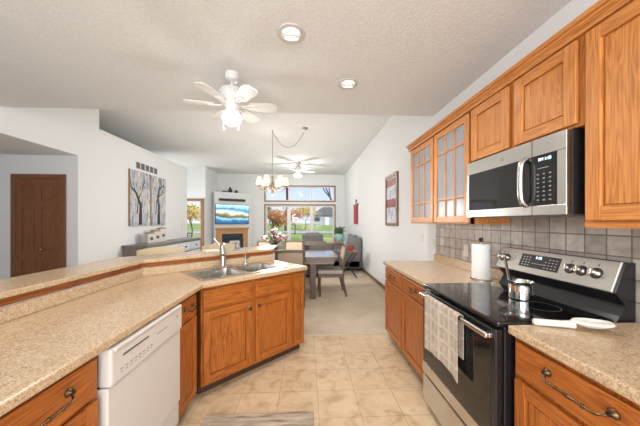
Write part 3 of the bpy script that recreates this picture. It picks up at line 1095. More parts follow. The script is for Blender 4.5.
# ------------------------------------------------------------------ range
rg = thing('range', 'black and stainless electric range with glass cooktop', 'range', (0.915, 1.888, 0), R(-90))
w = 0.752
MB().box(0.0, w, 0.0, 0.60, 0.03, 0.895, 0.004).build('body', BLACK, rg)
mb = MB()
mb.box(-0.002, w + 0.002, -0.035, 0.54, 0.897, 0.922, 0.008)
ct = mb.build('cooktop', CTOP, rg)
mb = MB()
for (x, y, r) in ((0.19, 0.12, 0.10), (0.55, 0.13, 0.115), (0.19, 0.37, 0.075), (0.55, 0.37, 0.085), (0.37, 0.40, 0.05)):
    mb.lathe([(r, 0), (r, 0.0005), (r - 0.003, 0.0005), (r - 0.003, 0)], c=(x, y, 0.922), seg=40)
mb.build('burner_ring', mat('burner_marking', (0.10, 0.10, 0.105), 0.3), ct)
# oven door
mb = MB()
mb.box(0.006, w - 0.006, -0.040, -0.001, 0.272, 0.882, 0.006)
od = mb.build('oven_door', BLACK, rg)
MB().box(0.035, w - 0.035, -0.0425, -0.039, 0.375, 0.80, 0.001).build('door_glass', DGLASS, od)
MB().box(0.006, w - 0.006, -0.0435, -0.030, 0.272, 0.352, 0.004).build('steel_band', STEEL, od)
mb = MB()
mb.lathe([(0.016, 0), (0.016, 0.0022), (0.012, 0.0022), (0.012, 0.0012), (0, 0.0012)], M=Matrix.Translation((w / 2, -0.0432, 0.312)) @ Matrix.Rotation(R(90), 4, 'X'), seg=28)
mb.build('badge', NICKEL, od, True)
mb = MB()
mb.box(0.02, w - 0.02, -0.078, -0.054, 0.835, 0.863, 0.010, seg=4)
mb.box(0.02, 0.055, -0.060, -0.039, 0.838, 0.860, 0.004)
mb.box(w - 0.055, w - 0.02, -0.060, -0.039, 0.838, 0.860, 0.004)
mb.build('door_handle', STEEL, od)
MB().box(0.006, w - 0.006, -0.040, 0.0, 0.06, 0.255, 0.006).build('storage_drawer', STEEL, rg)
for x in (0.05, w - 0.05):
    for y in (0.03, 0.55):
        MB().lathe([(0, 0), (0.02, 0), (0.02, 0.035), (0, 0.035)], c=(x, y, 0)).build('foot', BLACKM, rg)
# backguard
mb = MB()
for x0, x1 in ((0.0, w),):
    prof = [(0.545, 0.90), (0.650, 0.90), (0.650, 1.190), (0.605, 1.190), (0.550, 1.045), (0.60, 0.985), (0.57, 0.935)]
    b = bmesh.new()
    A = [b.verts.new((x0, y, z)) for y, z in prof]
    B = [b.verts.new((x1, y, z)) for y, z in prof]
    b.faces.new(A); b.faces.new(B[::-1])
    for i in range(len(prof)):
        j = (i + 1) % len(prof)
        b.faces.new((A[i], B[i], B[j], A[j]))
    bmesh.ops.recalc_face_normals(b, faces=b.faces[:])
    mb._add(b, 0, None)
bk = mb.build('backguard', BLACK, rg)
# slanted stainless control panel: local frame with origin at panel centre
tilt = math.atan2(0.055, 0.14)
MP = Matrix.Translation((w / 2, 0.5720, 1.119)) @ Matrix.Rotation(-tilt, 4, 'X')
mb = MB()
mb.box(-w / 2 + 0.004, w / 2 - 0.006, -0.014, 0.008, -0.081, 0.079, 0.006, M=MP)
cpn = mb.build('control_panel', STEEL, rg)
MB().box(-0.175, 0.095, -0.0165, -0.012, -0.040, 0.048, 0.001, M=MP).build('touch_panel', BLACKM, cpn)
mb = MB()
for r_ in range(4):
    for k in range(3):
        mb.box(-0.155 + k * 0.022, -0.145 + k * 0.022, -0.0172, -0.016, 0.026 - r_ * 0.018, 0.031 - r_ * 0.018, M=MP)
    for k in range(4):
        if r_ < 1 and k < 1:
            continue
        mb.box(0.005 + k * 0.022, 0.014 + k * 0.022, -0.0172, -0.016, 0.026 - r_ * 0.018, 0.030 - r_ * 0.018, M=MP)
for k in range(5):
    mb.box(-0.08 + k * 0.018, -0.072 + k * 0.018, -0.0172, -0.016, -0.012 - 0.0, -0.007, M=MP)
mb.build('key_lettering', MARK, cpn)
loc = MP @ Vector((-0.045, -0.0172, 0.030))
text('1:15', 'clock_digits', 0.026, LED, cpn, loc, (R(90) - tilt, 0, 0))
for x in (-0.335, -0.295, 0.155, 0.215, 0.285):
    mb = MB()
    MK = MP @ Matrix.Translation((x, -0.014, 0.0)) @ Matrix.Rotation(R(90), 4, 'X')
    mb.lathe([(0, 0), (0.024, 0), (0.023, 0.012), (0.019, 0.016), (0.018, 0.032), (0.015, 0.036), (0, 0.036)], M=MK, seg=24)
    mb.box(-0.004, 0.004, -0.017, 0.017, 0.03, 0.042, 0.002, M=MK)
    mb.build('knob', NICKEL, cpn, True)
    MB().lathe([(0, 0), (0.029, 0), (0.029, 0.0015), (0, 0.0015)], M=MK, seg=24).build('knob_ring', BLACKM, cpn, True)
for x in (-0.335, -0.295, 0.155, 0.215, 0.285):
    MB().box(x - 0.004, x + 0.004, -0.0148, -0.0138, 0.040, 0.046, M=MP).build('dial_mark', BLACKM, cpn)

# ------------------------------------------------------------------ microwave
mw = thing('microwave', 'stainless over the range microwave hung beneath the oak cabinets', 'microwave', (1.222, 1.893, 1.42), R(-90))
w, h = 0.752, 0.405
MB().box(0.0, w, 0.03, 0.348, 0.0, h, 0.003).build('case', BLACKM, mw)
mb = MB()
xs, xe = 0.022, 0.50       # window extents
mb.box(0, w, -0.0, 0.029, 0.0, 0.052, 0.003)
mb.box(0, w, -0.0, 0.029, 0.315, h, 0.003)
mb.box(0, xs, -0.0, 0.029, 0.052, 0.315, 0.002)
mb.box(w - 0.045, w, -0.0, 0.029, 0.052, 0.315, 0.002)
dr = mb.build('door', STEEL, mw)
MB().box(xs, xe + 0.07, 0.004, 0.028, 0.052, 0.315).build('window', DGLASS, dr)
MB().box(xe + 0.07, w - 0.045, 0.003, 0.028, 0.052, 0.315, 0.001).build('control_panel', BLACK, mw)
MB().box(xe + 0.066, xe + 0.070, -0.0006, 0.02, 0.0, h).build('door_seam', BLACKM, dr)
pts = [(xe + 0.03, 0.0, 0.062), (xe + 0.03, -0.035, 0.085), (xe + 0.03, -0.048, 0.185), (xe + 0.03, -0.035, 0.285), (xe + 0.03, 0.0, 0.308)]
mb = MB()
prev = None
N = 28
def bez(u):
    a = -1 + 2 * u
    return (xe + 0.03, -0.026 * (1 - a ** 10) - 0.008 * (1 - a * a), 0.185 + 0.128 * a)
mb.tube([bez(k / N) for k in range(N + 1)], 0.015, 12, M=None)
mb.build('handle', STEEL, dr, True)
mb = MB()
for r_ in range(8):
    z = 0.235 - r_ * 0.0225
    if r_ in (0,):
        mb.box(xe + 0.10, xe + 0.16, 0.0018, 0.0032, z + 0.01, z + 0.014)
        continue
    for k in range(3):
        mb.box(xe + 0.095 + k * 0.034, xe + 0.106 + k * 0.034, 0.0018, 0.0032, z, z + 0.006)
mb.build('key_lettering', GREYM, mw)
text('PM 1:15', 'clock_digits', 0.022, LED, mw, (xe + 0.140, 0.002, 0.292), (R(90), 0, 0))
mb = MB()
mb.lathe([(0.013, 0), (0.013, 0.002), (0.010, 0.002), (0.010, 0.001), (0, 0.001)], M=Matrix.Translation((0.355, 0.0, 0.36)) @ Matrix.Rotation(R(90), 4, 'X'), seg=24)
mb.build('badge', NICKEL, dr, True)
for x in (0.10, 0.45):
    MB().box(x, x + 0.20, 0.10, 0.22, -0.004, 0.001).build('filter_grille', GREYM, mw)

# ------------------------------------------------------------------ upper cabinets
XU = 1.27
UM = (UOAKV, UOAKX)
ZB, ZT = 1.37, 2.262


def upper(name, label, y0, w, z0, z1):
    root = thing(name, label, 'cabinet', (XU, y0, 0), R(-90), 'oak wall cabinets')
    return root


# glass front cabinet: hollow with shelves
D = XR - XU - 0.001
gw = 1.13
g = upper('glass_cabinet', 'oak wall cabinet with two divided glass doors', 3.03, gw, ZB, ZT)
mb = MB()
mb.box(0, 0.018, 0, D, ZB, ZT); mb.box(gw - 0.018, gw, 0, D, ZB, ZT)
mb.box(0.018, gw - 0.018, 0, D, ZB, ZB + 0.018, m=1); mb.box(0.018, gw - 0.018, 0, D, ZT - 0.018, ZT, m=1)
mb.box(0.018, gw - 0.018, D - 0.012, D, ZB + 0.018, ZT - 0.018)
mb.box(gw / 2 - 0.022, gw / 2 + 0.022, 0, 0.02, ZB, ZT)
mb.box(0, 0.03, -0.0, 0.02, ZB, ZT); mb.box(gw - 0.03, gw, -0.0, 0.02, ZB, ZT)
mb.build('carcass', [UOAKV, UOAKX], g)
for z in (1.66, 1.95):
    MB().box(0.02, gw - 0.02, 0.03, D - 0.014, z, z + 0.018).build('shelf', UOAKX, g)
for (x0, x1) in ((0.015, gw / 2 - 0.012), (gw / 2 + 0.012, gw - 0.015)):
    z0, z1 = ZB + 0.01, ZT - 0.03
    st = 0.055
    mb = MB()
    mb.box(x0, x0 + st, -0.02, -0.0005, z0, z1, 0.003); mb.box(x1 - st, x1, -0.02, -0.0005, z0, z1, 0.003)
    mb.box(x0 + st, x1 - st, -0.0194, -0.0005, z0, z0 + st, 0.003, 1); mb.box(x0 + st, x1 - st, -0.0194, -0.0005, z1 - st, z1, 0.003, 1)
    d = mb.build('door', [UOAKV, UOAKX], g)
    mb = MB()
    ix0, ix1, iz0, iz1 = x0 + st, x1 - st, z0 + st, z1 - st
    for k in (1, 2):
        xx = ix0 + (ix1 - ix0) * k / 3
        mb.box(xx - 0.008, xx + 0.008, -0.018, -0.003, iz0, iz1, 0.003)
    for zz in (iz0 + (iz1 - iz0) * 0.21, iz0 + (iz1 - iz0) * 0.79):
        mb.box(ix0, ix1, -0.0175, -0.0035, zz - 0.008, zz + 0.008, 0.003)
    mb.build('muntin', UOAKV, d)
    MB().box(ix0, ix1, -0.009, -0.005, iz0, iz1).build('door_glass', SEEDED, d)

# over microwave
c = thing('wall_cabinet', 'short oak wall cabinet directly above the microwave', 'cabinet', (XU, 1.898, 0), R(-90), 'oak wall cabinets')
mwz = 1.832
MB().box(0, 0.795, 0, D, mwz, ZT).build('carcass', UOAKV, c)
panel_door(c, 0.015, 0.375, mwz + 0.012, ZT - 0.03, UM, st=0.06)
panel_door(c, 0.418, 0.775, mwz + 0.012, ZT - 0.03, UM, st=0.06)
c = thing('wall_cabinet', 'tall oak wall cabinet at the right edge beside the microwave', 'cabinet', (XU, 1.102, 0), R(-90), 'oak wall cabinets')
MB().box(0, 0.80, 0, D, ZB, ZT).build('carcass', UOAKV, c)
panel_door(c, 0.02, 0.395, ZB + 0.022, ZT - 0.03, UM, st=0.06)
panel_door(c, 0.405, 0.78, ZB + 0.022, ZT - 0.03, UM, st=0.06)
MB().box(0, 0.80, -0.004, 0.018, ZB - 0.012, ZB + 0.018, 0.003).build('bottom_rail', UOAKX, c)
# crown moulding
prof = [(-0.001, 0.0), (-0.024, 0.0), (-0.026, 0.010), (-0.018, 0.014), (-0.020, 0.024), (-0.036, 0.036), (-0.038, 0.044), (-0.050, 0.046), (-0.052, 0.068), (-0.001, 0.068)]
b = bmesh.new()
y0, y1 = 3.07, 0.25
ZC = ZT - 0.020
Av, Bv = [], []
for (px_, pz) in prof:
    Av.append(b.verts.new((XU + px_, y0, ZC + pz)))
    Bv.append(b.verts.new((XU + px_, y1, ZC + pz)))
b.faces.new(Av); b.faces.new(Bv[::-1])
for i in range(len(prof)):
    j = (i + 1) % len(prof)
    b.faces.new((Av[i], Bv[i], Bv[j], Av[j]))
bmesh.ops.recalc_face_normals(b, faces=b.faces[:])
mb = MB(); mb._add(b, 0, None)
mb.box(XU - 0.001, XR - 0.002, 3.031, 3.07, ZC + 0.02, ZC + 0.068, 0.004)
UOAKY = wood('oak_lit_lengthwise', UL, UD, 'Y')
tag(mb.build('crown_molding', UOAKY), 'oak crown molding along the top of the wall cabinets', 'molding')

# ------------------------------------------------------------------ things on the counters
pt = thing('paper_towel_holder', 'metal paper towel holder with black finial on right counter', 'paper towel holder', (1.425, 2.02, 0.914))
mb = MB()
mb.lathe([(0, 0), (0.082, 0), (0.082, 0.006), (0.076, 0.010), (0, 0.010)], seg=32)
for k in range(4):
    a = k * math.pi / 2 + 0.5
    mb.sphere((0.068 * math.cos(a), 0.068 * math.sin(a), 0.013), 0.010, seg=10)
mb.build('base', NICKEL, pt, True)
MB().tube([(0, 0, 0.01), (0, 0, 0.312)], 0.008).build('rod', NICKEL, pt, True)
MB().sphere((0, 0, 0.328), 0.017, seg=14).lathe([(0.010, 0), (0.012, 0.005), (0.006, 0.012)], c=(0, 0, 0.305)).build('finial', BLACKM, pt, True)
o = MB().lathe([(0.018, 0.0), (0.066, 0.0), (0.067, 0.004), (0.067, 0.276), (0.065, 0.28), (0.018, 0.28), (0.018, 0.0)], seg=40).build('paper_towel_roll', PAPER, None, True)
o.location = (1.425, 2.02, 0.9265)
tag(o, 'white paper towel roll upright on its holder', 'paper towel')

pot = thing('milk_pot', 'small polished steel pot with long handle on the cooktop', 'pot', (1.29, 1.478, 0.9225))
mb = MB()
mb.lathe([(0, 0), (0.052, 0), (0.059, 0.005), (0.060, 0.03), (0.059, 0.075), (0.057, 0.088), (0.062, 0.102), (0.066, 0.107), (0.064, 0.107), (0.056, 0.090), (0.056, 0.03), (0.05, 0.006), (0, 0.006)], seg=36)
mb.build('vessel', CHROME, pot, True)
MB().tube([(-0.02, 0.052, 0.085), (-0.012, 0.075, 0.11), (0.008, 0.125, 0.20), (0.015, 0.14, 0.235)], [0.006, 0.007, 0.009, 0.007], 10).build('handle', mat('dark_steel', (0.16, 0.14, 0.12), 0.35, 0.8), pot, True)

sr = thing('spoon_rest', 'ivory spoon rest lying on the near right counter', 'spoon rest', (1.165, 1.068, 0.9145), R(-19))
mb = MB()
def spo(u, v):
    # oval dish, radial surface
    a = u * 2 * math.pi
    r = v
    z = 0.020 * (r ** 2.5) + 0.012
    return (0.075 + 0.075 * r * math.cos(a), 0.045 * r * math.sin(a), z)
mb.surf(spo, 32, 8, th=0.012)
mb.build('dish', PLAST, sr, True)
mb = MB()
mb.tube([(0.01, 0, 0.019), (-0.03, 0, 0.017), (-0.08, 0, 0.016), (-0.135, 0, 0.0155), (-0.14, 0, 0.0155)], [0.018, 0.015, 0.015, 0.015, 0.010], 12)
mb.build('handle', PLAST, sr, True)

# towel on the oven handle
mb = MB()
YT0, YT1 = 1.365, 1.765
def tow(u, v):
    # u across (far to near), v down the front from the back flap over the bar
    y = YT1 + (YT0 - YT1) * u
    L = v * 0.70
    back = 0.24
    zc = 0.863
    wob = 0.006 * math.sin(u * 11) * min(1, v * 1.5) + 0.004 * math.sin(u * 23 + 1)
    xb, xf = 0.865, 0.831
    if L < back:
        return (xb - 0.0 , y, zc - (back - L) + 0.0)
    s = L - back
    if s < 0.05:
        a = s / 0.05 * math.pi
        cxm = (xb + xf) / 2
        return (cxm + (xb - xf) / 2 * math.cos(a), y, zc + 0.012 * math.sin(a))
    s2 = s - 0.05
    return (xf + wob * 0.6, y + 0.012 * s2 * math.sin(u * 5), zc - s2 * (0.90 - 0.06 * math.sin(u * 3)))
mb.surf(tow, 40, 60, th=0.003)
o = mb.build('dish_towel', TOWEL, None, True)
# the towel hangs in the plane of the oven door, so its texture runs along y and z
b = o.data
tag(o, 'beige patterned dish towel hanging over the oven handle', 'towel')

# outlets and switch plates
def plate(label, y, z, kind):
    r = thing('wall_plate' if kind == 'switch' else 'outlet', label, 'switch' if kind == 'switch' else 'outlet', (XR - 0.008 if y < 3.03 else XR, y, z), R(-90), 'wall plates')
    MB().box(-0.038, 0.038, -0.006, 0.0, -0.058, 0.058, 0.003).build('cover', WHITE, r)
    if kind == 'switch':
        MB().box(-0.016, 0.016, -0.010, -0.005, -0.032, 0.032, 0.002).build('rocker', WHITE, r)
    else:
        MB().box(-0.016, 0.016, -0.0075, -0.005, 0.006, 0.034, 0.003).box(-0.016, 0.016, -0.0075, -0.005, -0.034, -0.006, 0.003).build('socket', PLAST, r)
    return r
plate('white outlet plate on the tile beside the paper towel', 2.44, 1.105, 'outlet')
plate('white switch plate on the wall just past the tile', 3.09, 1.12, 'switch')
plate('white switch plate on the wall at the counter end nearest the framed picture', 3.42, 1.17, 'switch')

# rug
o = MB().box(-0.72, 0.05, 1.30, 1.86, 0.0005, 0.010, 0.004).build('kitchen_rug', RUG)
tag(o, 'brown woven kitchen mat on the tile floor', 'rug')

# white paper and candle glass on the bar
o = MB().box(-0.09, 0.09, -0.06, 0.06, 0, 0.012, 0.003).build('napkin_stack', PAPER)
o.location = (*sn(0.42, 0.86), 1.0605); o.rotation_euler = (0, 0, ANG)
tag(o, 'stack of white napkins lying on the raised bar', 'napkins')
cd = thing('candle_jar', 'small candle jar on the raised bar behind the faucet', 'candle', (*sn(0.73, 0.86), 1.0605))
MB().lathe([(0, 0), (0.030, 0), (0.033, 0.01), (0.033, 0.06), (0.030, 0.06), (0.030, 0.012), (0, 0.010)], seg=24).build('jar', CGLASS, cd, True)
MB().lathe([(0, 0.0125), (0.029, 0.0125), (0.029, 0.045), (0, 0.045)], seg=24).build('wax', PETAL2, cd, True)

# ------------------------------------------------------------------ ceiling fittings
def can_light(label, x, y, z, pw, aim):
    r = thing('recessed_light', label, 'ceiling light', (x, y, z), 0, 'recessed eyeball lights')
    mb = MB()
    mb.lathe([(0.062, 0), (0.098, 0), (0.100, -0.004), (0.096, -0.009), (0.072, -0.011), (0.062, -0.004), (0.062, 0)], seg=36)
    mb.build('trim_ring', mat('light_trim', (0.55, 0.54, 0.52), 0.5) if 'light_trim' not in bpy.data.materials else bpy.data.materials['light_trim'], r, True)
    MA = Matrix.Rotation(R(20), 4, 'X') @ Matrix.Translation((0, 0, -0.008))
    MB().lathe([(0.068, 0.0), (0.069, -0.008), (0.062, -0.020), (0.050, -0.024), (0.047, -0.018), (0.050, 0.0)], seg=32, M=MA).build('eyeball', TRIMW, r, True)
    MB().lathe([(0, -0.017), (0.047, -0.017), (0.047, -0.010), (0, -0.010)], seg=28, M=MA).build('lamp', BULB, r, True)
    l = light('downlight', 'SPOT', (x, y, z - 0.07), pw, (1, 0.96, 0.90), (0, 0, 0), spot_size=R(150), spot_blend=0.8, shadow_soft_size=0.06)
    return r
can_light('eyeball ceiling light nearest the top of the picture', -0.11, 1.80, ZK, 45, 0)
can_light('eyeball ceiling light beside the great room edge', 0.392, 2.42, ZK, 45, 0)


def fan(label, x, y, z, drop, rb, a0, n, kind, pw):
    r = thing('ceiling_fan', label, 'ceiling fan', (x, y, z), 0)
    MB().lathe([(0, 0), (0.060, 0), (0.062, -0.03), (0.055, -0.06), (0.035, -0.072), (0.014, -0.072), (0, -0.072)], seg=32).build('canopy', WHITE, r, True)
    MB().tube([(0, 0, -0.07), (0, 0, -drop + 0.09)], 0.013, 14).build('downrod', WHITE, r, True)
    MB().lathe([(0, 0.155), (0.03, 0.153), (0.085, 0.140), (0.108, 0.11), (0.110, 0.05), (0.095, 0.015), (0.07, -0.008), (0.055, -0.045), (0.0, -0.047)], c=(0, 0, -drop), seg=36).build('motor', WHITE, r, True)
    for k in range(n):
        a = a0 + 2 * math.pi * k / n
        M = Matrix.Rotation(a, 4, 'Z') @ Matrix.Translation((0, 0, -drop - 0.002)) @ Matrix.Rotation(R(-12), 4, 'X')
        pts = []
        wroot, wtip, r0, r1 = 0.05, 0.068, 0.155, rb
        poly = [(r0, -wroot), (r1 - 0.05, -wtip), (r1 - 0.015, -wtip * 0.82), (r1, -wtip * 0.5), (r1, wtip * 0.5), (r1 - 0.015, wtip * 0.82), (r1 - 0.05, wtip), (r0, wroot), (r0 - 0.012, 0)]
        bl = MB().prism(poly, -0.003, 0.003, M=M).build('blade', WHITE, r)
        mb = MB()
        mb.tube([(0.08, 0, 0.0), (0.12, 0.012, -0.008), (0.16, 0.022, -0.006), (0.20, 0.02, -0.005)], 0.006, 6, M=M)
        mb.tube([(0.08, 0, 0.0), (0.12, -0.012, -0.008), (0.16, -0.022, -0.006), (0.20, -0.02, -0.005)], 0.006, 6, M=M)
        mb.tube([(0.20, -0.02, -0.005), (0.215, 0, -0.005), (0.20, 0.02, -0.005)], 0.005, 6, M=M)
        mb.build('blade_bracket', WHITE, bl, True)
    if kind == 'globe':
        MB().lathe([(0, 0), (0.055, 0), (0.06, -0.012), (0.05, -0.02), (0, -0.02)], c=(0, 0, -drop - 0.045), seg=28).build('light_fitter', WHITE, r, True)
        MB().sphere((0, 0, -drop - 0.118), 0.085, 1, 1, 0.78, seg=28).build('globe', GLOBE, r, True)
        for s in (-1, 1):
            pc = MB().tube([(s * 0.065, -0.02, -drop - 0.04), (s * 0.068, -0.022, -drop - 0.20)], 0.0015, 6).build('pull_chain', WHITE, r)
            MB().sphere((s * 0.068, -0.022, -drop - 0.215), 0.014, 1, 1, 1.3, seg=10).build('chain_bob', WHITE, pc, True)
        light('fan_lamp', 'POINT', (x, y, z - drop - 0.235), pw, (1, 0.96, 0.90), shadow_soft_size=0.07)
    else:
        MB().lathe([(0, 0), (0.04, 0), (0.045, -0.03), (0.03, -0.05), (0, -0.052)], c=(0, 0, -drop - 0.045), seg=24).build('light_fitter', WHITE, r, True)
        for k in range(3):
            a = a0 + 2 * math.pi * k / 3 + 0.4
            M = Matrix.Translation((0, 0, -drop - 0.075)) @ Matrix.Rotation(a, 4, 'Z') @ Matrix.Rotation(R(-40), 4, 'Y')
            MB().lathe([(0.02, -0.03), (0.035, -0.06), (0.055, -0.13), (0.062, -0.15), (0, -0.135)], M=M @ Matrix.Translation((0.03, 0, 0)), seg=20).build('glass_shade', GLOBE, r, True)
        light('fan_lamp', 'POINT', (x, y, z - drop - 0.36), pw, (1, 0.95, 0.88), shadow_soft_size=0.1)
    return r
fan('white six-blade ceiling fan with round globe over the kitchen', -0.67, 2.32, ZK, 0.280, 0.395, math.atan2(0.06, 0.41), 6, 'globe', 4)
fan('white ceiling fan with three lamps far in the great room', -0.30, 8.56, ZG, 0.27, 0.62, 0.35, 5, 'three', 45)

# chandelier with swagged chain
ch = thing('chandelier', 'swag chandelier with six lit fabric shades over the dining table', 'chandelier', (-0.735, 5.52, ZG))
MB().lathe([(0, 0), (0.012, 0), (0.012, -0.02), (0.005, -0.04), (0, -0.04)]).build('ceiling_hook', CORD, ch, True)
dx, dy = 0.70, -0.15
MB().lathe([(0, 0), (0.065, 0), (0.062, -0.02), (0.02, -0.035), (0, -0.036)], c=(dx, dy, 0)).build('ceiling_canopy', CORD, ch, True)
pts = []
for k in range(21):
    u = k / 20
    sag = 0.36
    pts.append((dx * u, dy * u, -0.035 - sag * (1 - (2 * u - 1) ** 2) + (-0.0)))
MB().tube(pts, 0.007, 6).build('swag_chain', CORD, ch, True)
zb = -1.02
MB().tube([(0, 0, -0.03), (0, 0, zb)], 0.006, 8).build('hanging_chain', CORD, ch, True)
MB().lathe([(0, 0.03), (0.02, 0.02), (0.024, 0.0), (0.012, -0.04), (0.02, -0.10), (0.045, -0.16), (0.05, -0.20), (0.02, -0.25), (0.03, -0.30), (0.022, -0.36), (0.0, -0.40)], c=(0, 0, zb), seg=20).build('column', mat('antique_gold', (0.36, 0.26, 0.15), 0.4, 0.7), ch, True)
ARM = bpy.data.materials['antique_gold']
for k in range(6):
    a = 2 * math.pi * k / 6 + 0.2
    M = Matrix.Rotation(a, 4, 'Z') @ Matrix.Translation((0, 0, zb))
    ar = MB().tube([(0.03, 0, -0.19), (0.10, 0, -0.27), (0.19, 0, -0.29), (0.255, 0, -0.25), (0.275, 0, -0.20), (0.275, 0, -0.15)], 0.008, 8, M=M).lathe([(0, 0), (0.03, 0.004), (0.032, 0.012), (0, 0.012)], c=(0.275, 0, -0.20), M=M).build('arm', ARM, ch, True)
    MB().lathe([(0.045, 0.06), (0.075, -0.085), (0.072, -0.085), (0.042, 0.06)], c=(0.275, 0, -0.06), M=M, seg=24).build('lamp_shade', SHADE, ar, True)
light('chandelier_lamp', 'POINT', (-0.735, 5.52, ZG - 1.75), 105, (1, 0.95, 0.88), shadow_soft_size=0.25)

# ------------------------------------------------------------------ left wall: art, grille, sideboard
def art(label, y0, y1, z0, z1, seed):
    rnd = random.Random(seed)
    r = thing('canvas_painting', label, 'painting', (XL, (y0 + y1) / 2, (z0 + z1) / 2), R(90), 'birch tree canvases')
    w_, h_ = (y1 - y0), (z1 - z0)
    MB().box(-w_ / 2, w_ / 2, -0.035, -0.001, -h_ / 2, h_ / 2, 0.002).build('stretcher', CANV, r)
    MB().box(-w_ / 2 + 0.004, w_ / 2 - 0.004, -0.0375, -0.0345, -h_ / 2 + 0.003, h_ / 2 - 0.003).build('picture', ART, r)
    mb = MB()
    def branch(p, ang, ln, rad, dep):
        q = (p[0] + ln * math.sin(ang), p[1] + ln * math.cos(ang))
        mx_, mz_ = w_ / 2 - 0.02, h_ / 2 - 0.02
        q = (max(-mx_, min(mx_, q[0])), max(-mz_, min(mz_, q[1])))
        mb.tube([(p[0], -0.0378, p[1]), (q[0], -0.0378, q[1])], [rad, rad * 0.75], 6, M=Matrix.Translation((0, -0.0378, 0)) @ Matrix.Diagonal((1, 0.06, 1, 1)) @ Matrix.Translation((0, 0.0378, 0)))
        if dep:
            for _ in range(2 if dep < 4 else 1):
                branch(q, ang + rnd.uniform(-0.65, 0.65), ln * rnd.uniform(0.6, 0.85), rad * 0.7, dep - 1)
    branch((0.02 * rnd.uniform(-1, 1), -h_ / 2 + 0.02), 0.0, h_ * 0.36, 0.05, 5)
    branch((-0.12, -h_ / 2 + 0.25), 0.1, h_ * 0.25, 0.016, 3)
    mb.build('tree_motif', mat('dark_ink', (0.02, 0.02, 0.025), 0.7) if 'dark_ink' not in bpy.data.materials else bpy.data.materials['dark_ink'], r)
    return r
art('left canvas of the birch pair under the vent grille', 5.19, 5.84, 1.306, 2.435, 4)
art('right canvas of the birch pair on the left wall', 5.875, 6.45, 1.306, 2.43, 9)
vg = thing('vent_grille', 'white wall vent grille with dark openings above the canvases', 'vent', (XL, 5.78, 2.56), R(90))
mb = MB()
mb.box(-0.39, 0.39, -0.010, -0.001, -0.085, -0.068, 0.002); mb.box(-0.39, 0.39, -0.010, -0.001, 0.068, 0.085, 0.002)
for k in range(6):
    x = -0.39 + k * (0.78 - 0.02) / 5
    mb.box(x, x + 0.02, -0.0098, -0.001, -0.068, 0.068)
mb.build('frame', TRIMW, vg)
MB().box(-0.385, 0.385, -0.004, -0.0005, -0.068, 0.068).build('backing', VENTD, vg)
mb = MB()
for k in range(8):
    z = -0.060 + k * 0.017
    mb.box(-0.385, 0.385, -0.007, -0.004, z, z + 0.003)
mb.build('slats', GREYM, vg)

sb = thing('sideboard', 'dark wood sideboard with pale drawers below the birch canvases', 'sideboard', (-3.06, 5.02, 0), R(90))
L = 2.5
MB().box(0, L, 0.0, 0.42, 0.08, 0.90).box(0.05, L - 0.05, 0.04, 0.40, 0.0, 0.08).build('body', SIDEW, sb)
MB().box(-0.02, L + 0.02, -0.03, 0.435, 0.90, 0.94, 0.005).build('top', SIDET, sb)
for k in range(4):
    x0 = 0.03 + k * (L - 0.06) / 4
    x1 = x0 + (L - 0.06) / 4 - 0.03
    d = MB().box(x0, x1, -0.018, -0.0005, 0.66, 0.87, 0.004).build('drawer', SIDEF, sb)
    MB().sphere(((x0 + x1) / 2, -0.035, 0.765), 0.022, seg=12).build('knob', DARKV, d, True)
    d = MB().box(x0, x1, -0.018, -0.0005, 0.12, 0.63, 0.004).build('door', SIDEF, sb)
    MB().sphere(((x0 + 0.06), -0.035, 0.42), 0.018, seg=12).build('knob', DARKV, d, True)
labs = ['shortest stoneware canister, nearest the front on the sideboard', 'middle stoneware canister of three on the sideboard', 'tallest stoneware canister at the back of three']
for k, (y, hh) in enumerate(((5.50, 0.20), (5.72, 0.24), (5.94, 0.29))):
    r = thing('canister', labs[k], 'canister', (-3.28, y, 0.9405), R(60), 'canisters on the sideboard')
    MB().box(-0.075, 0.075, -0.075, 0.075, 0, hh, 0.015, seg=3).build('jar', CANI, r)
    MB().box(-0.068, 0.068, -0.068, 0.068, hh, hh + 0.025, 0.008).sphere((0, 0, hh + 0.033), 0.014, seg=10).build('lid', mat('wood_lid', (0.30, 0.22, 0.14), 0.6) if 'wood_lid' not in bpy.data.materials else bpy.data.materials['wood_lid'], r)
    MB().lathe([(0, 0), (0.035, 0), (0.035, 0.002), (0, 0.002)], M=Matrix.Translation((0, -0.075, hh * 0.5)) @ Matrix.Rotation(R(90), 4, 'X')).build('motif', CANB, r)

# thermostat-like plate on the left wall near its far end
r = thing('wall_plate', 'white switch plate on the left wall beyond the canvases', 'switch', (XL, 7.35, 1.30), R(90), 'wall plates')
MB().box(-0.04, 0.04, -0.006, 0, -0.06, 0.06, 0.003).build('cover', WHITE, r)
MB().box(-0.016, 0.016, -0.010, -0.005, -0.032, 0.032, 0.002).build('rocker', WHITE, r)

# ------------------------------------------------------------------ right wall: framed print, red towel
pf = thing('framed_picture', 'tall bronze framed picture with red bands on the right wall', 'picture', (XR, 4.65, 1.79), R(-90))
w_, h_ = 0.66, 0.95
mb = MB()
fw = 0.055
mb.box(-w_ / 2, -w_ / 2 + fw, -0.035, -0.001, -h_ / 2, h_ / 2, 0.006); mb.box(w_ / 2 - fw, w_ / 2, -0.035, -0.001, -h_ / 2, h_ / 2, 0.006)
mb.box(-w_ / 2 + fw, w_ / 2 - fw, -0.0345, -0.001, -h_ / 2, -h_ / 2 + fw, 0.006); mb.box(-w_ / 2 + fw, w_ / 2 - fw, -0.0345, -0.001, h_ / 2 - fw, h_ / 2, 0.006)
mb.build('frame', mat('bronze_frame', (0.22, 0.15, 0.09), 0.4, 0.3), pf)
MB().box(-w_ / 2 + fw, w_ / 2 - fw, -0.018, -0.012, -h_ / 2 + fw, h_ / 2 - fw).build('print', PRINT, pf)
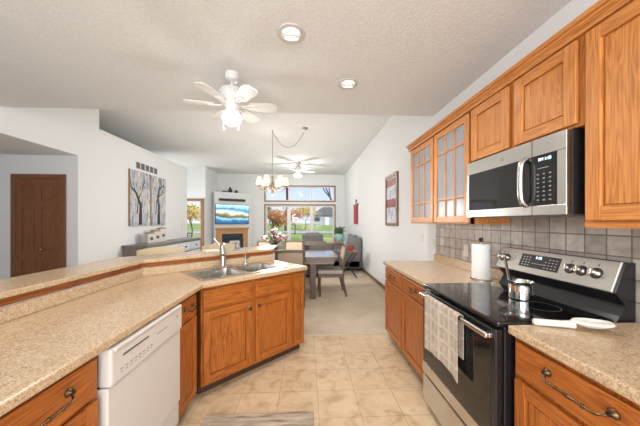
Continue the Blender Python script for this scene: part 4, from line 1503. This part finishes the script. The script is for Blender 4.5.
hk = thing('towel_hanger', 'black hanger with round ornament on the right wall', 'hanger', (XR, 8.05, 1.93), R(-90))
MB().sphere((0, -0.02, 0.115), 0.06, 1, 0.3, 1.0, seg=16).build('ornament', DARKV, hk, True)
MB().tube([(-0.33, -0.03, 0.0), (0.33, -0.03, 0.0)], 0.012, 8).sphere((-0.33, -0.03, 0), 0.022, seg=8).sphere((0.33, -0.03, 0), 0.022, seg=8).tube([(0, -0.02, 0.11), (0, -0.03, 0)], 0.01, 6).build('bar', DARKV, hk, True)
mb = MB()
mb.surf(lambda u, v: (-0.27 + 0.54 * u, -0.045 + 0.006 * math.sin(u * 14), 0.0 - 0.60 * v), 20, 8, th=0.01)
o = mb.build('wall_hanging', PINK, None, True)
o.location = (XR, 8.05, 1.925); o.rotation_euler = (0, 0, R(-90))
tag(o, 'red knitted hanging draped from the black wall hanger', 'wall hanging')

# ------------------------------------------------------------------ fireplace corner
FA, FB = Vector((-3.45, 9.72)), Vector((-2.36, 10.45))
poly = [(-3.615, 9.98), (FA.x, FA.y), (FB.x, FB.y), (-2.25, 10.595), (-3.615, 10.595)]
struct(MB().prism(poly, 0.0, 2.53).build('wall_chimney', WALL))
fd = (FB - FA).normalized()
fang = math.atan2(fd.y, fd.x)
fm = (FA + FB) / 2
fn = Vector((fd.y, -fd.x))
FL = (FB - FA).length
fp = thing('fireplace', 'corner fireplace with light oak mantel and dark firebox', 'fireplace', (fm.x + fn.x * 0.002, fm.y + fn.y * 0.002, 0.0), fang)
H2 = FL / 2
MB().box(-H2 + 0.02, H2 - 0.02, -0.16, -0.0, 1.12, 1.17, 0.006).box(-H2 + 0.05, H2 - 0.05, -0.12, -0.0, 1.08, 1.12, 0.005).build('mantel_shelf', MANTW, fp)
mb = MB()
mb.box(-H2 + 0.06, -H2 + 0.25, -0.09, 0, 0.0, 1.08, 0.005)
mb.box(H2 - 0.25, H2 - 0.06, -0.09, 0, 0.0, 1.08, 0.005)
mb.box(-H2 + 0.25, H2 - 0.25, -0.088, 0, 0.93, 1.08, 0.005)
mb.build('surround', MANTW, fp)
MB().box(-H2 + 0.25, H2 - 0.25, -0.02, -0.001, 0.0, 0.93).build('firebox', STONE, fp)
mb = MB()
mb.box(-H2 + 0.36, H2 - 0.36, -0.028, -0.019, 0.08, 0.10); mb.box(-H2 + 0.36, H2 - 0.36, -0.028, -0.019, 0.72, 0.74)
mb.box(-H2 + 0.36, -H2 + 0.38, -0.028, -0.019, 0.10, 0.72); mb.box(H2 - 0.38, H2 - 0.36, -0.028, -0.019, 0.10, 0.72)
mb.build('fire_door', BLACK, fp)
tv = thing('television', 'wide television showing a lake landscape above the mantel', 'television', (fm.x + fn.x * 0.006, fm.y + fn.y * 0.006, 1.685), fang)
MB().box(-0.10, 0.10, -0.05, 0.0, -0.10, 0.10).build('wall_mount', BLACKM, tv)
MB().box(-0.645, 0.645, -0.085, -0.05, -0.375, 0.375, 0.006).build('bezel', BLACK, tv)
MB().box(-0.63, 0.63, -0.087, -0.0845, -0.36, 0.36).build('screen', TVSCR, tv)
nc = MB().box(-0.50, 0.50, -0.09, -0.001, -0.05, 0.04, 0.01).build('soundbar', BLACKM)
nc.location = (fm.x + fn.x * 0.004, fm.y + fn.y * 0.004, 2.24); nc.rotation_euler = (0, 0, fang)
tag(nc, 'black soundbar mounted above the television', 'soundbar')
# things on the chimney top
pp = FA + fd * 0.62 - fn * 0.12
v = MB().lathe([(0, 0), (0.06, 0), (0.09, 0.06), (0.07, 0.13), (0.03, 0.18), (0.035, 0.22), (0.028, 0.22), (0.02, 0.17), (0, 0.16)], seg=20).build('vase', DARKV, None, True)
v.location = (pp.x, pp.y, 2.5305)
tag(v, 'dark vase standing on the chimney breast', 'vase')
pp = FA + fd * 0.85 - fn * 0.10
v = MB().lathe([(0, 0), (0.05, 0), (0.075, 0.05), (0.05, 0.10), (0.03, 0.115), (0, 0.115)], seg=20).build('jar', DARKV, None, True)
v.location = (pp.x, pp.y, 2.5305)
tag(v, 'squat dark jar right of the vase on the chimney breast', 'jar')
pp = FA + fd * 0.42 - fn * 0.13
v = MB().lathe([(0, 0), (0.07, 0), (0.10, 0.03), (0.11, 0.05), (0.10, 0.05), (0.06, 0.02), (0, 0.015)], seg=20).build('bowl', DARKV, None, True)
v.location = (pp.x, pp.y, 2.5305)
tag(v, 'shallow dark bowl left of the vase on the chimney breast', 'bowl')
pp = fm + fn * 0.14 + fd * 0.05
fr = thing('framed_photo', 'white framed photograph leaning in the firebox opening', 'picture', (pp.x, pp.y, 0.006), fang)
MB().box(-0.19, 0.19, -0.02, 0.02, 0.0, 0.66, 0.004).build('frame', WHITE, fr)
MB().box(-0.11, 0.11, -0.023, -0.0195, 0.40, 0.58).build('photo', mat('photo_print', (0.35, 0.20, 0.15), 0.6, noise=0.6, nscale=14), fr)

# metal stand by the patio door
ps = thing('pedestal_table', 'small dark metal pedestal table by the patio door', 'table', (-4.02, 8.8, 0.006))
MB().lathe([(0, 1.0), (0.17, 1.0), (0.17, 1.02), (0, 1.02)], seg=28).build('table_top', DARKV, ps, True)
MB().tube([(0, 0, 0.02), (0, 0, 1.0)], 0.022, 10).build('post', DARKV, ps, True)
MB().lathe([(0, 0), (0.19, 0), (0.19, 0.012), (0.03, 0.03), (0, 0.03)], seg=28).build('base', DARKV, ps, True)

# ------------------------------------------------------------------ dining group
tb = thing('dining_table', 'dark wood dining table with glossy top', 'table', (-0.36, 5.06, 0.006))
tw, td = 0.92, 0.52
MB().box(-tw, tw, -td, td, 0.715, 0.755, 0.006).build('tabletop', TABW, tb)
MB().box(-tw + 0.06, tw - 0.06, -td + 0.06, td - 0.06, 0.62, 0.714).build('apron', TABW, tb)
for sx_ in (-1, 1):
    for sy_ in (-1, 1):
        MB().box(sx_ * 0.47 - 0.05, sx_ * 0.47 + 0.05, sy_ * (td - 0.06) - 0.05, sy_ * (td - 0.06) + 0.05, 0.0, 0.62, 0.006).build('leg', CHW, tb)


def dining_chair(label, x, y, rz):
    """local: sitter faces -y, backrest at +y"""
    r = thing('dining_chair', label, 'chair', (x, y, 0.006), rz, 'dining chairs around the table')
    MB().box(-0.24, 0.24, -0.24, 0.23, 0.42, 0.49, 0.022, seg=3).build('seat', SEATG, r)
    MB().box(-0.235, 0.235, -0.23, 0.22, 0.36, 0.419, 0.004).build('seat_rail', CHW, r)
    for s in (-1, 1):
        MB().tube([(s * 0.205, -0.20, 0.0), (s * 0.205, -0.20, 0.36)], [0.019, 0.024], 8).build('leg', CHW, r)
        MB().tube([(s * 0.215, 0.29, 0.0), (s * 0.215, 0.225, 0.30), (s * 0.215, 0.225, 0.50), (s * 0.22, 0.30, 0.90)], [0.019, 0.024, 0.024, 0.020], 8).build('leg', CHW, r)
    def bk(u, v):
        xx = -0.20 + 0.40 * u
        zz = 0.55 + 0.335 * v
        return (xx, 0.235 + 0.075 * (zz - 0.5) / 0.43 + 0.028 * (1 - (2 * u - 1) ** 2) - 0.0, zz)
    MB().surf(bk, 12, 6, th=0.04).build('backrest', TAN, r, True)
    def tr(u, v):
        xx = -0.245 + 0.49 * u
        zz = 0.875 + 0.05 * v + 0.012 * (1 - (2 * u - 1) ** 2)
        return (xx, 0.300 + 0.03 * (1 - (2 * u - 1) ** 2), zz)
    MB().surf(tr, 14, 3, th=0.035).build('top_rail', CHW, r, True)
    return r


# near side (seen from behind): sitter faces +y
c1 = dining_chair('tan backed dining chair nearest the counter end, seen from behind', -0.265, 4.40, R(180))
dup(c1, 'dining chair pulled up to the right end of the table', (0.44, 4.90, 0.006), R(-90))
dup(c1, 'tan dining chair on the window side, behind the flower vase side', (-0.30, 5.86, 0.006), 0)
dup(c1, 'dining chair on the window side seen just above the raised bar', (-0.95, 5.86, 0.006), 0)

# bar stools behind the bar
def stool(label, s):
    p = sn(s, 1.24)
    r = thing('bar_stool', label, 'stool', (p[0], p[1], 0.006), ANG, 'cream bar stools')
    MB().box(-0.22, 0.22, -0.21, 0.20, 0.70, 0.77, 0.025, seg=3).build('seat', CREAM, r)
    for sx_ in (-1, 1):
        for sy_ in (-1, 1):
            MB().tube([(sx_ * 0.20, sy_ * 0.19, 0.0), (sx_ * 0.17, sy_ * 0.16, 0.70)], [0.018, 0.022], 8).build('leg', CHW, r)
    mb = MB()
    for sx_ in (-1, 1):
        mb.tube([(sx_ * 0.192, -0.182, 0.22), (sx_ * 0.192, 0.182, 0.22)], 0.012, 6)
        mb.tube([(-0.192, sx_ * 0.182, 0.22), (0.192, sx_ * 0.182, 0.22)], 0.012, 6)
    mb.build('footrest', CHW, r)
    def bk(u, v):
        a = (u - 0.5) * 1.5
        return (0.36 * math.sin(a), 0.20 - 0.30 * (1 - math.cos(a)) + 0.05 * v, 0.78 + 0.30 * v - 0.02 * (2 * u - 1) ** 2 * v)
    MB().surf(bk, 16, 8, th=0.045).build('backrest', CREAM, r, True)
    return r


stool('cream bar stool behind the bar corner near the sideboard', 0.06)
stool('cream bar stool behind the faucet, in front of the fireplace', 0.76)

# flower vase on the table
fv = thing('flower_vase', 'dark vase of pink and cream flowers on the dining table', 'flowers', (-0.66, 5.30, 0.7615))
MB().lathe([(0, 0), (0.05, 0), (0.06, 0.03), (0.045, 0.11), (0.065, 0.19), (0.058, 0.19), (0.04, 0.12), (0, 0.02)], seg=20).build('vase', VASEM, fv, True)
mb = MB()
for k in range(26):
    a = random.uniform(0, 2 * math.pi); rr = random.uniform(0.03, 0.2)
    mb.tube([(0, 0, 0.10), (0.03 * math.cos(a), 0.03 * math.sin(a), 0.20), (rr * math.cos(a), rr * math.sin(a), random.uniform(0.26, 0.42))], 0.004, 5)
mb.build('stems', LEAFG, fv)
for mtl, nm, cnt in ((PETAL1, 'pink_blossoms', 26), (PETAL2, 'cream_blossoms', 22), (PETAL3, 'rose_blossoms', 20)):
    mb = MB()
    for k in range(cnt):
        a = random.uniform(0, 2 * math.pi); rr = 0.24 * math.sqrt(random.random())
        z = 0.24 + random.uniform(0, 0.24) * (1 - (rr / 0.30) ** 2)
        mb.sphere((rr * math.cos(a), rr * math.sin(a), z), random.uniform(0.02, 0.042), 1, 1, 0.75, seg=8)
    mb.build(nm, mtl, fv)
mb = MB()
mb.leaves([(random.gauss(0, 0.11), random.gauss(0, 0.11), random.uniform(0.18, 0.40)) for _ in range(140)], 0.035)
mb.build('leaves', LEAFG, fv)

# ------------------------------------------------------------------ living area
def soft(name, label, cat, loc, rz, w, fabric, hb, seats, depth=0.85, arm=0.16, hs=0.44, feet=BLACKM):
    """local: front towards -y, back at +y"""
    r = thing(name, label, cat, loc, rz)
    MB().box(-w / 2, w / 2, -depth / 2, depth / 2, 0.06, 0.30, 0.03).build('base', fabric, r)
    MB().box(-w / 2 + 0.01, w / 2 - 0.01, depth / 2 - 0.20, depth / 2, 0.29, hb - 0.06, 0.05, seg=4).build('back', fabric, r)
    sw = (w - 2 * arm) / seats
    for k in range(seats):
        x0 = -w / 2 + arm + k * sw
        MB().box(x0 + 0.005, x0 + sw - 0.005, -depth / 2 + 0.01, depth / 2 - 0.19, 0.295, hs, 0.05, seg=4).build('seat_cushion', fabric, r)
        M = Matrix.Translation((0, depth / 2 - 0.24, hs)) @ Matrix.Rotation(R(-10), 4, 'X')
        MB().box(x0 + 0.006, x0 + sw - 0.006, -0.08, 0.09, -0.01, hb - hs, 0.07, seg=5, M=M).build('back_cushion', fabric, r)
    for s in (-1, 1):
        xa = s * (w / 2 - arm / 2)
        MB().box(xa - arm / 2, xa + arm / 2, -depth / 2 + 0.0, depth / 2 - 0.02, 0.06, 0.60, 0.05, seg=4).build('arm', fabric, r)
        for sy_ in (-1, 1):
            MB().box(s * (w / 2 - 0.08) - 0.025, s * (w / 2 - 0.08) + 0.025, sy_ * (depth / 2 - 0.08) - 0.025, sy_ * (depth / 2 - 0.08) + 0.025, 0.0, 0.06).build('foot', feet, r)
    return r


soft('sofa', 'brown sofa facing the window, its back behind the dining table', 'sofa', (-0.06, 6.66, 0.006), R(180), 1.45, SOFA, 0.90, 2, depth=0.78)
soft('armchair', 'grey armchair standing directly in front of the big window', 'armchair', (0.20, 9.3, 0.006), R(180), 0.76, GARM, 1.02, 1, arm=0.12)
soft('loveseat', 'grey leather loveseat against the right wall', 'sofa', (1.08, 7.80, 0.006), R(-90), 1.35, LEATH, 1.0, 2, depth=0.96)

tt = thing('tray_table', 'wooden folding tray table with black legs beside the loveseat', 'table', (1.02, 6.35, 0.006))
MB().box(-0.24, 0.24, -0.18, 0.18, 0.63, 0.66, 0.005).build('tray_top', TRAYW, tt)
for s in (-1, 1):
    MB().tube([(-0.20, s * 0.15, 0.02), (0.20, s * 0.15, 0.63)], 0.014, 8).build('leg', BLACKM, tt)
    MB().tube([(0.20, s * 0.12, 0.02), (-0.20, s * 0.12, 0.63)], 0.014, 8).build('leg', BLACKM, tt)
MB().tube([(-0.20, -0.16, 0.02), (-0.20, 0.16, 0.02)], 0.014, 8).tube([(0.20, -0.16, 0.02), (0.20, 0.16, 0.02)], 0.014, 8).build('foot_bar', BLACKM, tt)
bx_ = thing('red_box', 'red patterned box on the folding tray table', 'box', (1.03, 6.36, 0.6665), R(12))
MB().box(-0.15, 0.10, -0.11, 0.11, 0, 0.10, 0.004).build('body', mat('red_pattern', (0.36, 0.07, 0.07), 0.6, noise=0.7, nscale=40), bx_)
MB().box(-0.155, 0.105, -0.115, 0.115, 0.10, 0.13, 0.004).build('lid', REDB, bx_)

sd = thing('side_table', 'wooden side table with dark red front below the potted plant', 'table', (0.98, 9.0, 0.006))
MB().box(-0.30, 0.30, -0.26, 0.26, 0.60, 0.64, 0.005).build('table_top', TRAYW, sd)
MB().box(-0.27, 0.27, -0.23, 0.23, 0.36, 0.60, 0.004).build('drawer_box', REDB, sd)
for sx_ in (-1, 1):
    for sy_ in (-1, 1):
        MB().box(sx_ * 0.25 - 0.02, sx_ * 0.25 + 0.02, sy_ * 0.21 - 0.02, sy_ * 0.21 + 0.02, 0, 0.36).build('leg', TRAYW, sd)
pl = thing('potted_plant', 'leafy plant in a teal glazed pot on the side table', 'plant', (1.18, 9.05, 0.6465))
MB().lathe([(0, 0), (0.11, 0), (0.17, 0.12), (0.18, 0.24), (0.15, 0.30), (0.16, 0.33), (0.14, 0.33), (0.13, 0.28), (0, 0.26)], seg=28).build('pot', TEAL, pl, True)
mb = MB()
pts = []
for k in range(30):
    a = random.uniform(0, 2 * math.pi)
    rr = random.uniform(0.08, 0.22)
    top = (rr * math.cos(a), rr * math.sin(a), 0.33 + random.uniform(0.02, 0.24))
    mb.tube([(0, 0, 0.27), (top[0] * 0.5, top[1] * 0.5, 0.36), top], 0.005, 5)
    for j in range(7):
        u = random.uniform(0.4, 1.05)
        pts.append((top[0] * u + random.gauss(0, 0.02), top[1] * u + random.gauss(0, 0.02), 0.27 + (top[2] - 0.27) * u))
mb.leaves(pts, 0.055)
mb.build('foliage', LEAFG, pl)

# ------------------------------------------------------------------ outdoors
def gz(y):
    return -0.30 + 0.020 * max(0.0, min(y, 60) - 13)


b = bmesh.new()
ys = [-20, YF + 0.3, 13, 20, 30, 36, 40, 50, 60, 140]
rows = [[b.verts.new((x, y, gz(y))) for x in (-110, -5.9, 110)] for y in ys]
for i in range(len(ys) - 1):
    for j in range(2):
        if i == 0 and j == 1:
            continue
        b.faces.new((rows[i][j], rows[i][j + 1], rows[i + 1][j + 1], rows[i + 1][j]))
mb = MB(); mb._add(b, 0, None)
struct(mb.build('lawn', LAWN))
b = bmesh.new()
q = [b.verts.new(p) for p in ((-90, 30, gz(30) + 0.04), (90, 30, gz(30) + 0.04), (90, 34, gz(34) + 0.04), (-90, 34, gz(34) + 0.04))]
b.faces.new(q)
mb = MB(); mb._add(b, 0, None)
struct(mb.build('street', ROAD))
struct(MB().box(-7.5, -3.8, 9.45, 13.0, -0.32, -0.06).build('patio_slab', PATIO))


def tree(label, x, y, h, spread, leaf, n, size, seed, lean=0.06, thick=0.026):
    rnd = random.Random(seed)
    r = thing('garden_tree', label, 'tree', (x, y, gz(y) - 0.02), 0, 'trees outside the far windows')
    mb = MB()
    tips = []
    def br(p, d, ln, rad, dep):
        q = p + d * ln
        mb.tube([p, (p + q) / 2 + Vector((rnd.gauss(0, 1), rnd.gauss(0, 1), 0)) * ln * 0.05, q], [rad, rad * 0.85, rad * 0.7], 6)
        tips.append(q)
        if dep:
            for _ in range(3 if dep > 1 else 2):
                nd = (d + Vector((rnd.gauss(0, 1), rnd.gauss(0, 1), rnd.gauss(0.25, 0.5))) * spread).normalized()
                br(q, nd, ln * rnd.uniform(0.6, 0.82), rad * 0.6, dep - 1)
    br(Vector((0, 0, 0)), Vector((lean, rnd.gauss(0, 0.04), 1)).normalized(), h * 0.27, h * thick, 4)
    mb.build('trunk', BARK, r)
    if leaf:
        pts = []
        for _ in range(n):
            t = rnd.choice(tips[4:])
            pts.append(t + Vector((rnd.gauss(0, 1), rnd.gauss(0, 1), rnd.gauss(0, 0.8))) * h * 0.07)
        MB().leaves(pts, size).build('crown', leaf, r)
    return r


tree('russet leaved tree behind the left pane of the big window', -3.6, 26, 3.3, 0.6, AUT1, 2400, 0.12, 3, thick=0.018)
tree('pinkish autumn tree behind the middle pane of the big window', -1.3, 28.5, 3.6, 0.55, AUT1, 1500, 0.11, 5, thick=0.016)
tree('bare dark tree leaning behind the right pane of the big window', 2.1, 18, 7.5, 0.40, None, 0, 0.1, 11, lean=0.10, thick=0.020)
tree('yellowing tree farther back behind the middle pane', -0.3, 40, 4.4, 0.55, AUT2, 1600, 0.15, 8, thick=0.016)
tree('dull green tree across the street behind the left pane', -8.5, 50, 5.5, 0.55, AUT3, 1800, 0.20, 13)
tree('tall bare tree seen high in the left of the transom', -3.0, 36, 13, 0.40, None, 0, 0.10, 17, thick=0.014)
tree('yellow autumn tree seen through the patio door', -10.6, 24, 3.6, 0.55, AUT2, 900, 0.10, 21, thick=0.018)
tree('green tree across the street seen through the patio door', -24, 52, 5, 0.55, AUT3, 1800, 0.20, 23)
tree('orange tree across the street right of the house', 13.5, 52, 6, 0.55, AUT1, 1800, 0.20, 29)

hs = thing('neighbour_house', 'grey gabled house across the street seen through the window', 'house', (5.0, 66, gz(66)))
MB().box(-4, 4, -3, 3, 0, 2.4).build('walls', SIDING, hs)
b = bmesh.new()
P = [(-4.4, -3.4, 2.4), (4.4, -3.4, 2.4), (4.4, 3.4, 2.4), (-4.4, 3.4, 2.4), (0, -3.4, 5.0), (0, 3.4, 5.0)]
vs = [b.verts.new(p) for p in P]
for f in ((0, 1, 4), (2, 3, 5), (1, 2, 5, 4), (3, 0, 4, 5), (0, 3, 2, 1)):
    b.faces.new([vs[i] for i in f])
mb = MB(); mb._add(b, 0, None); mb.build('roof', ROOFM, hs)
for x in (-2.4, 2.2):
    MB().box(x - 0.6, x + 0.6, -3.04, -2.99, 0.9, 1.9).build('window', DGLASS, hs)
MB().box(-0.5, 0.5, -3.04, -2.99, 0, 2.0).build('front_door', WHITE, hs)
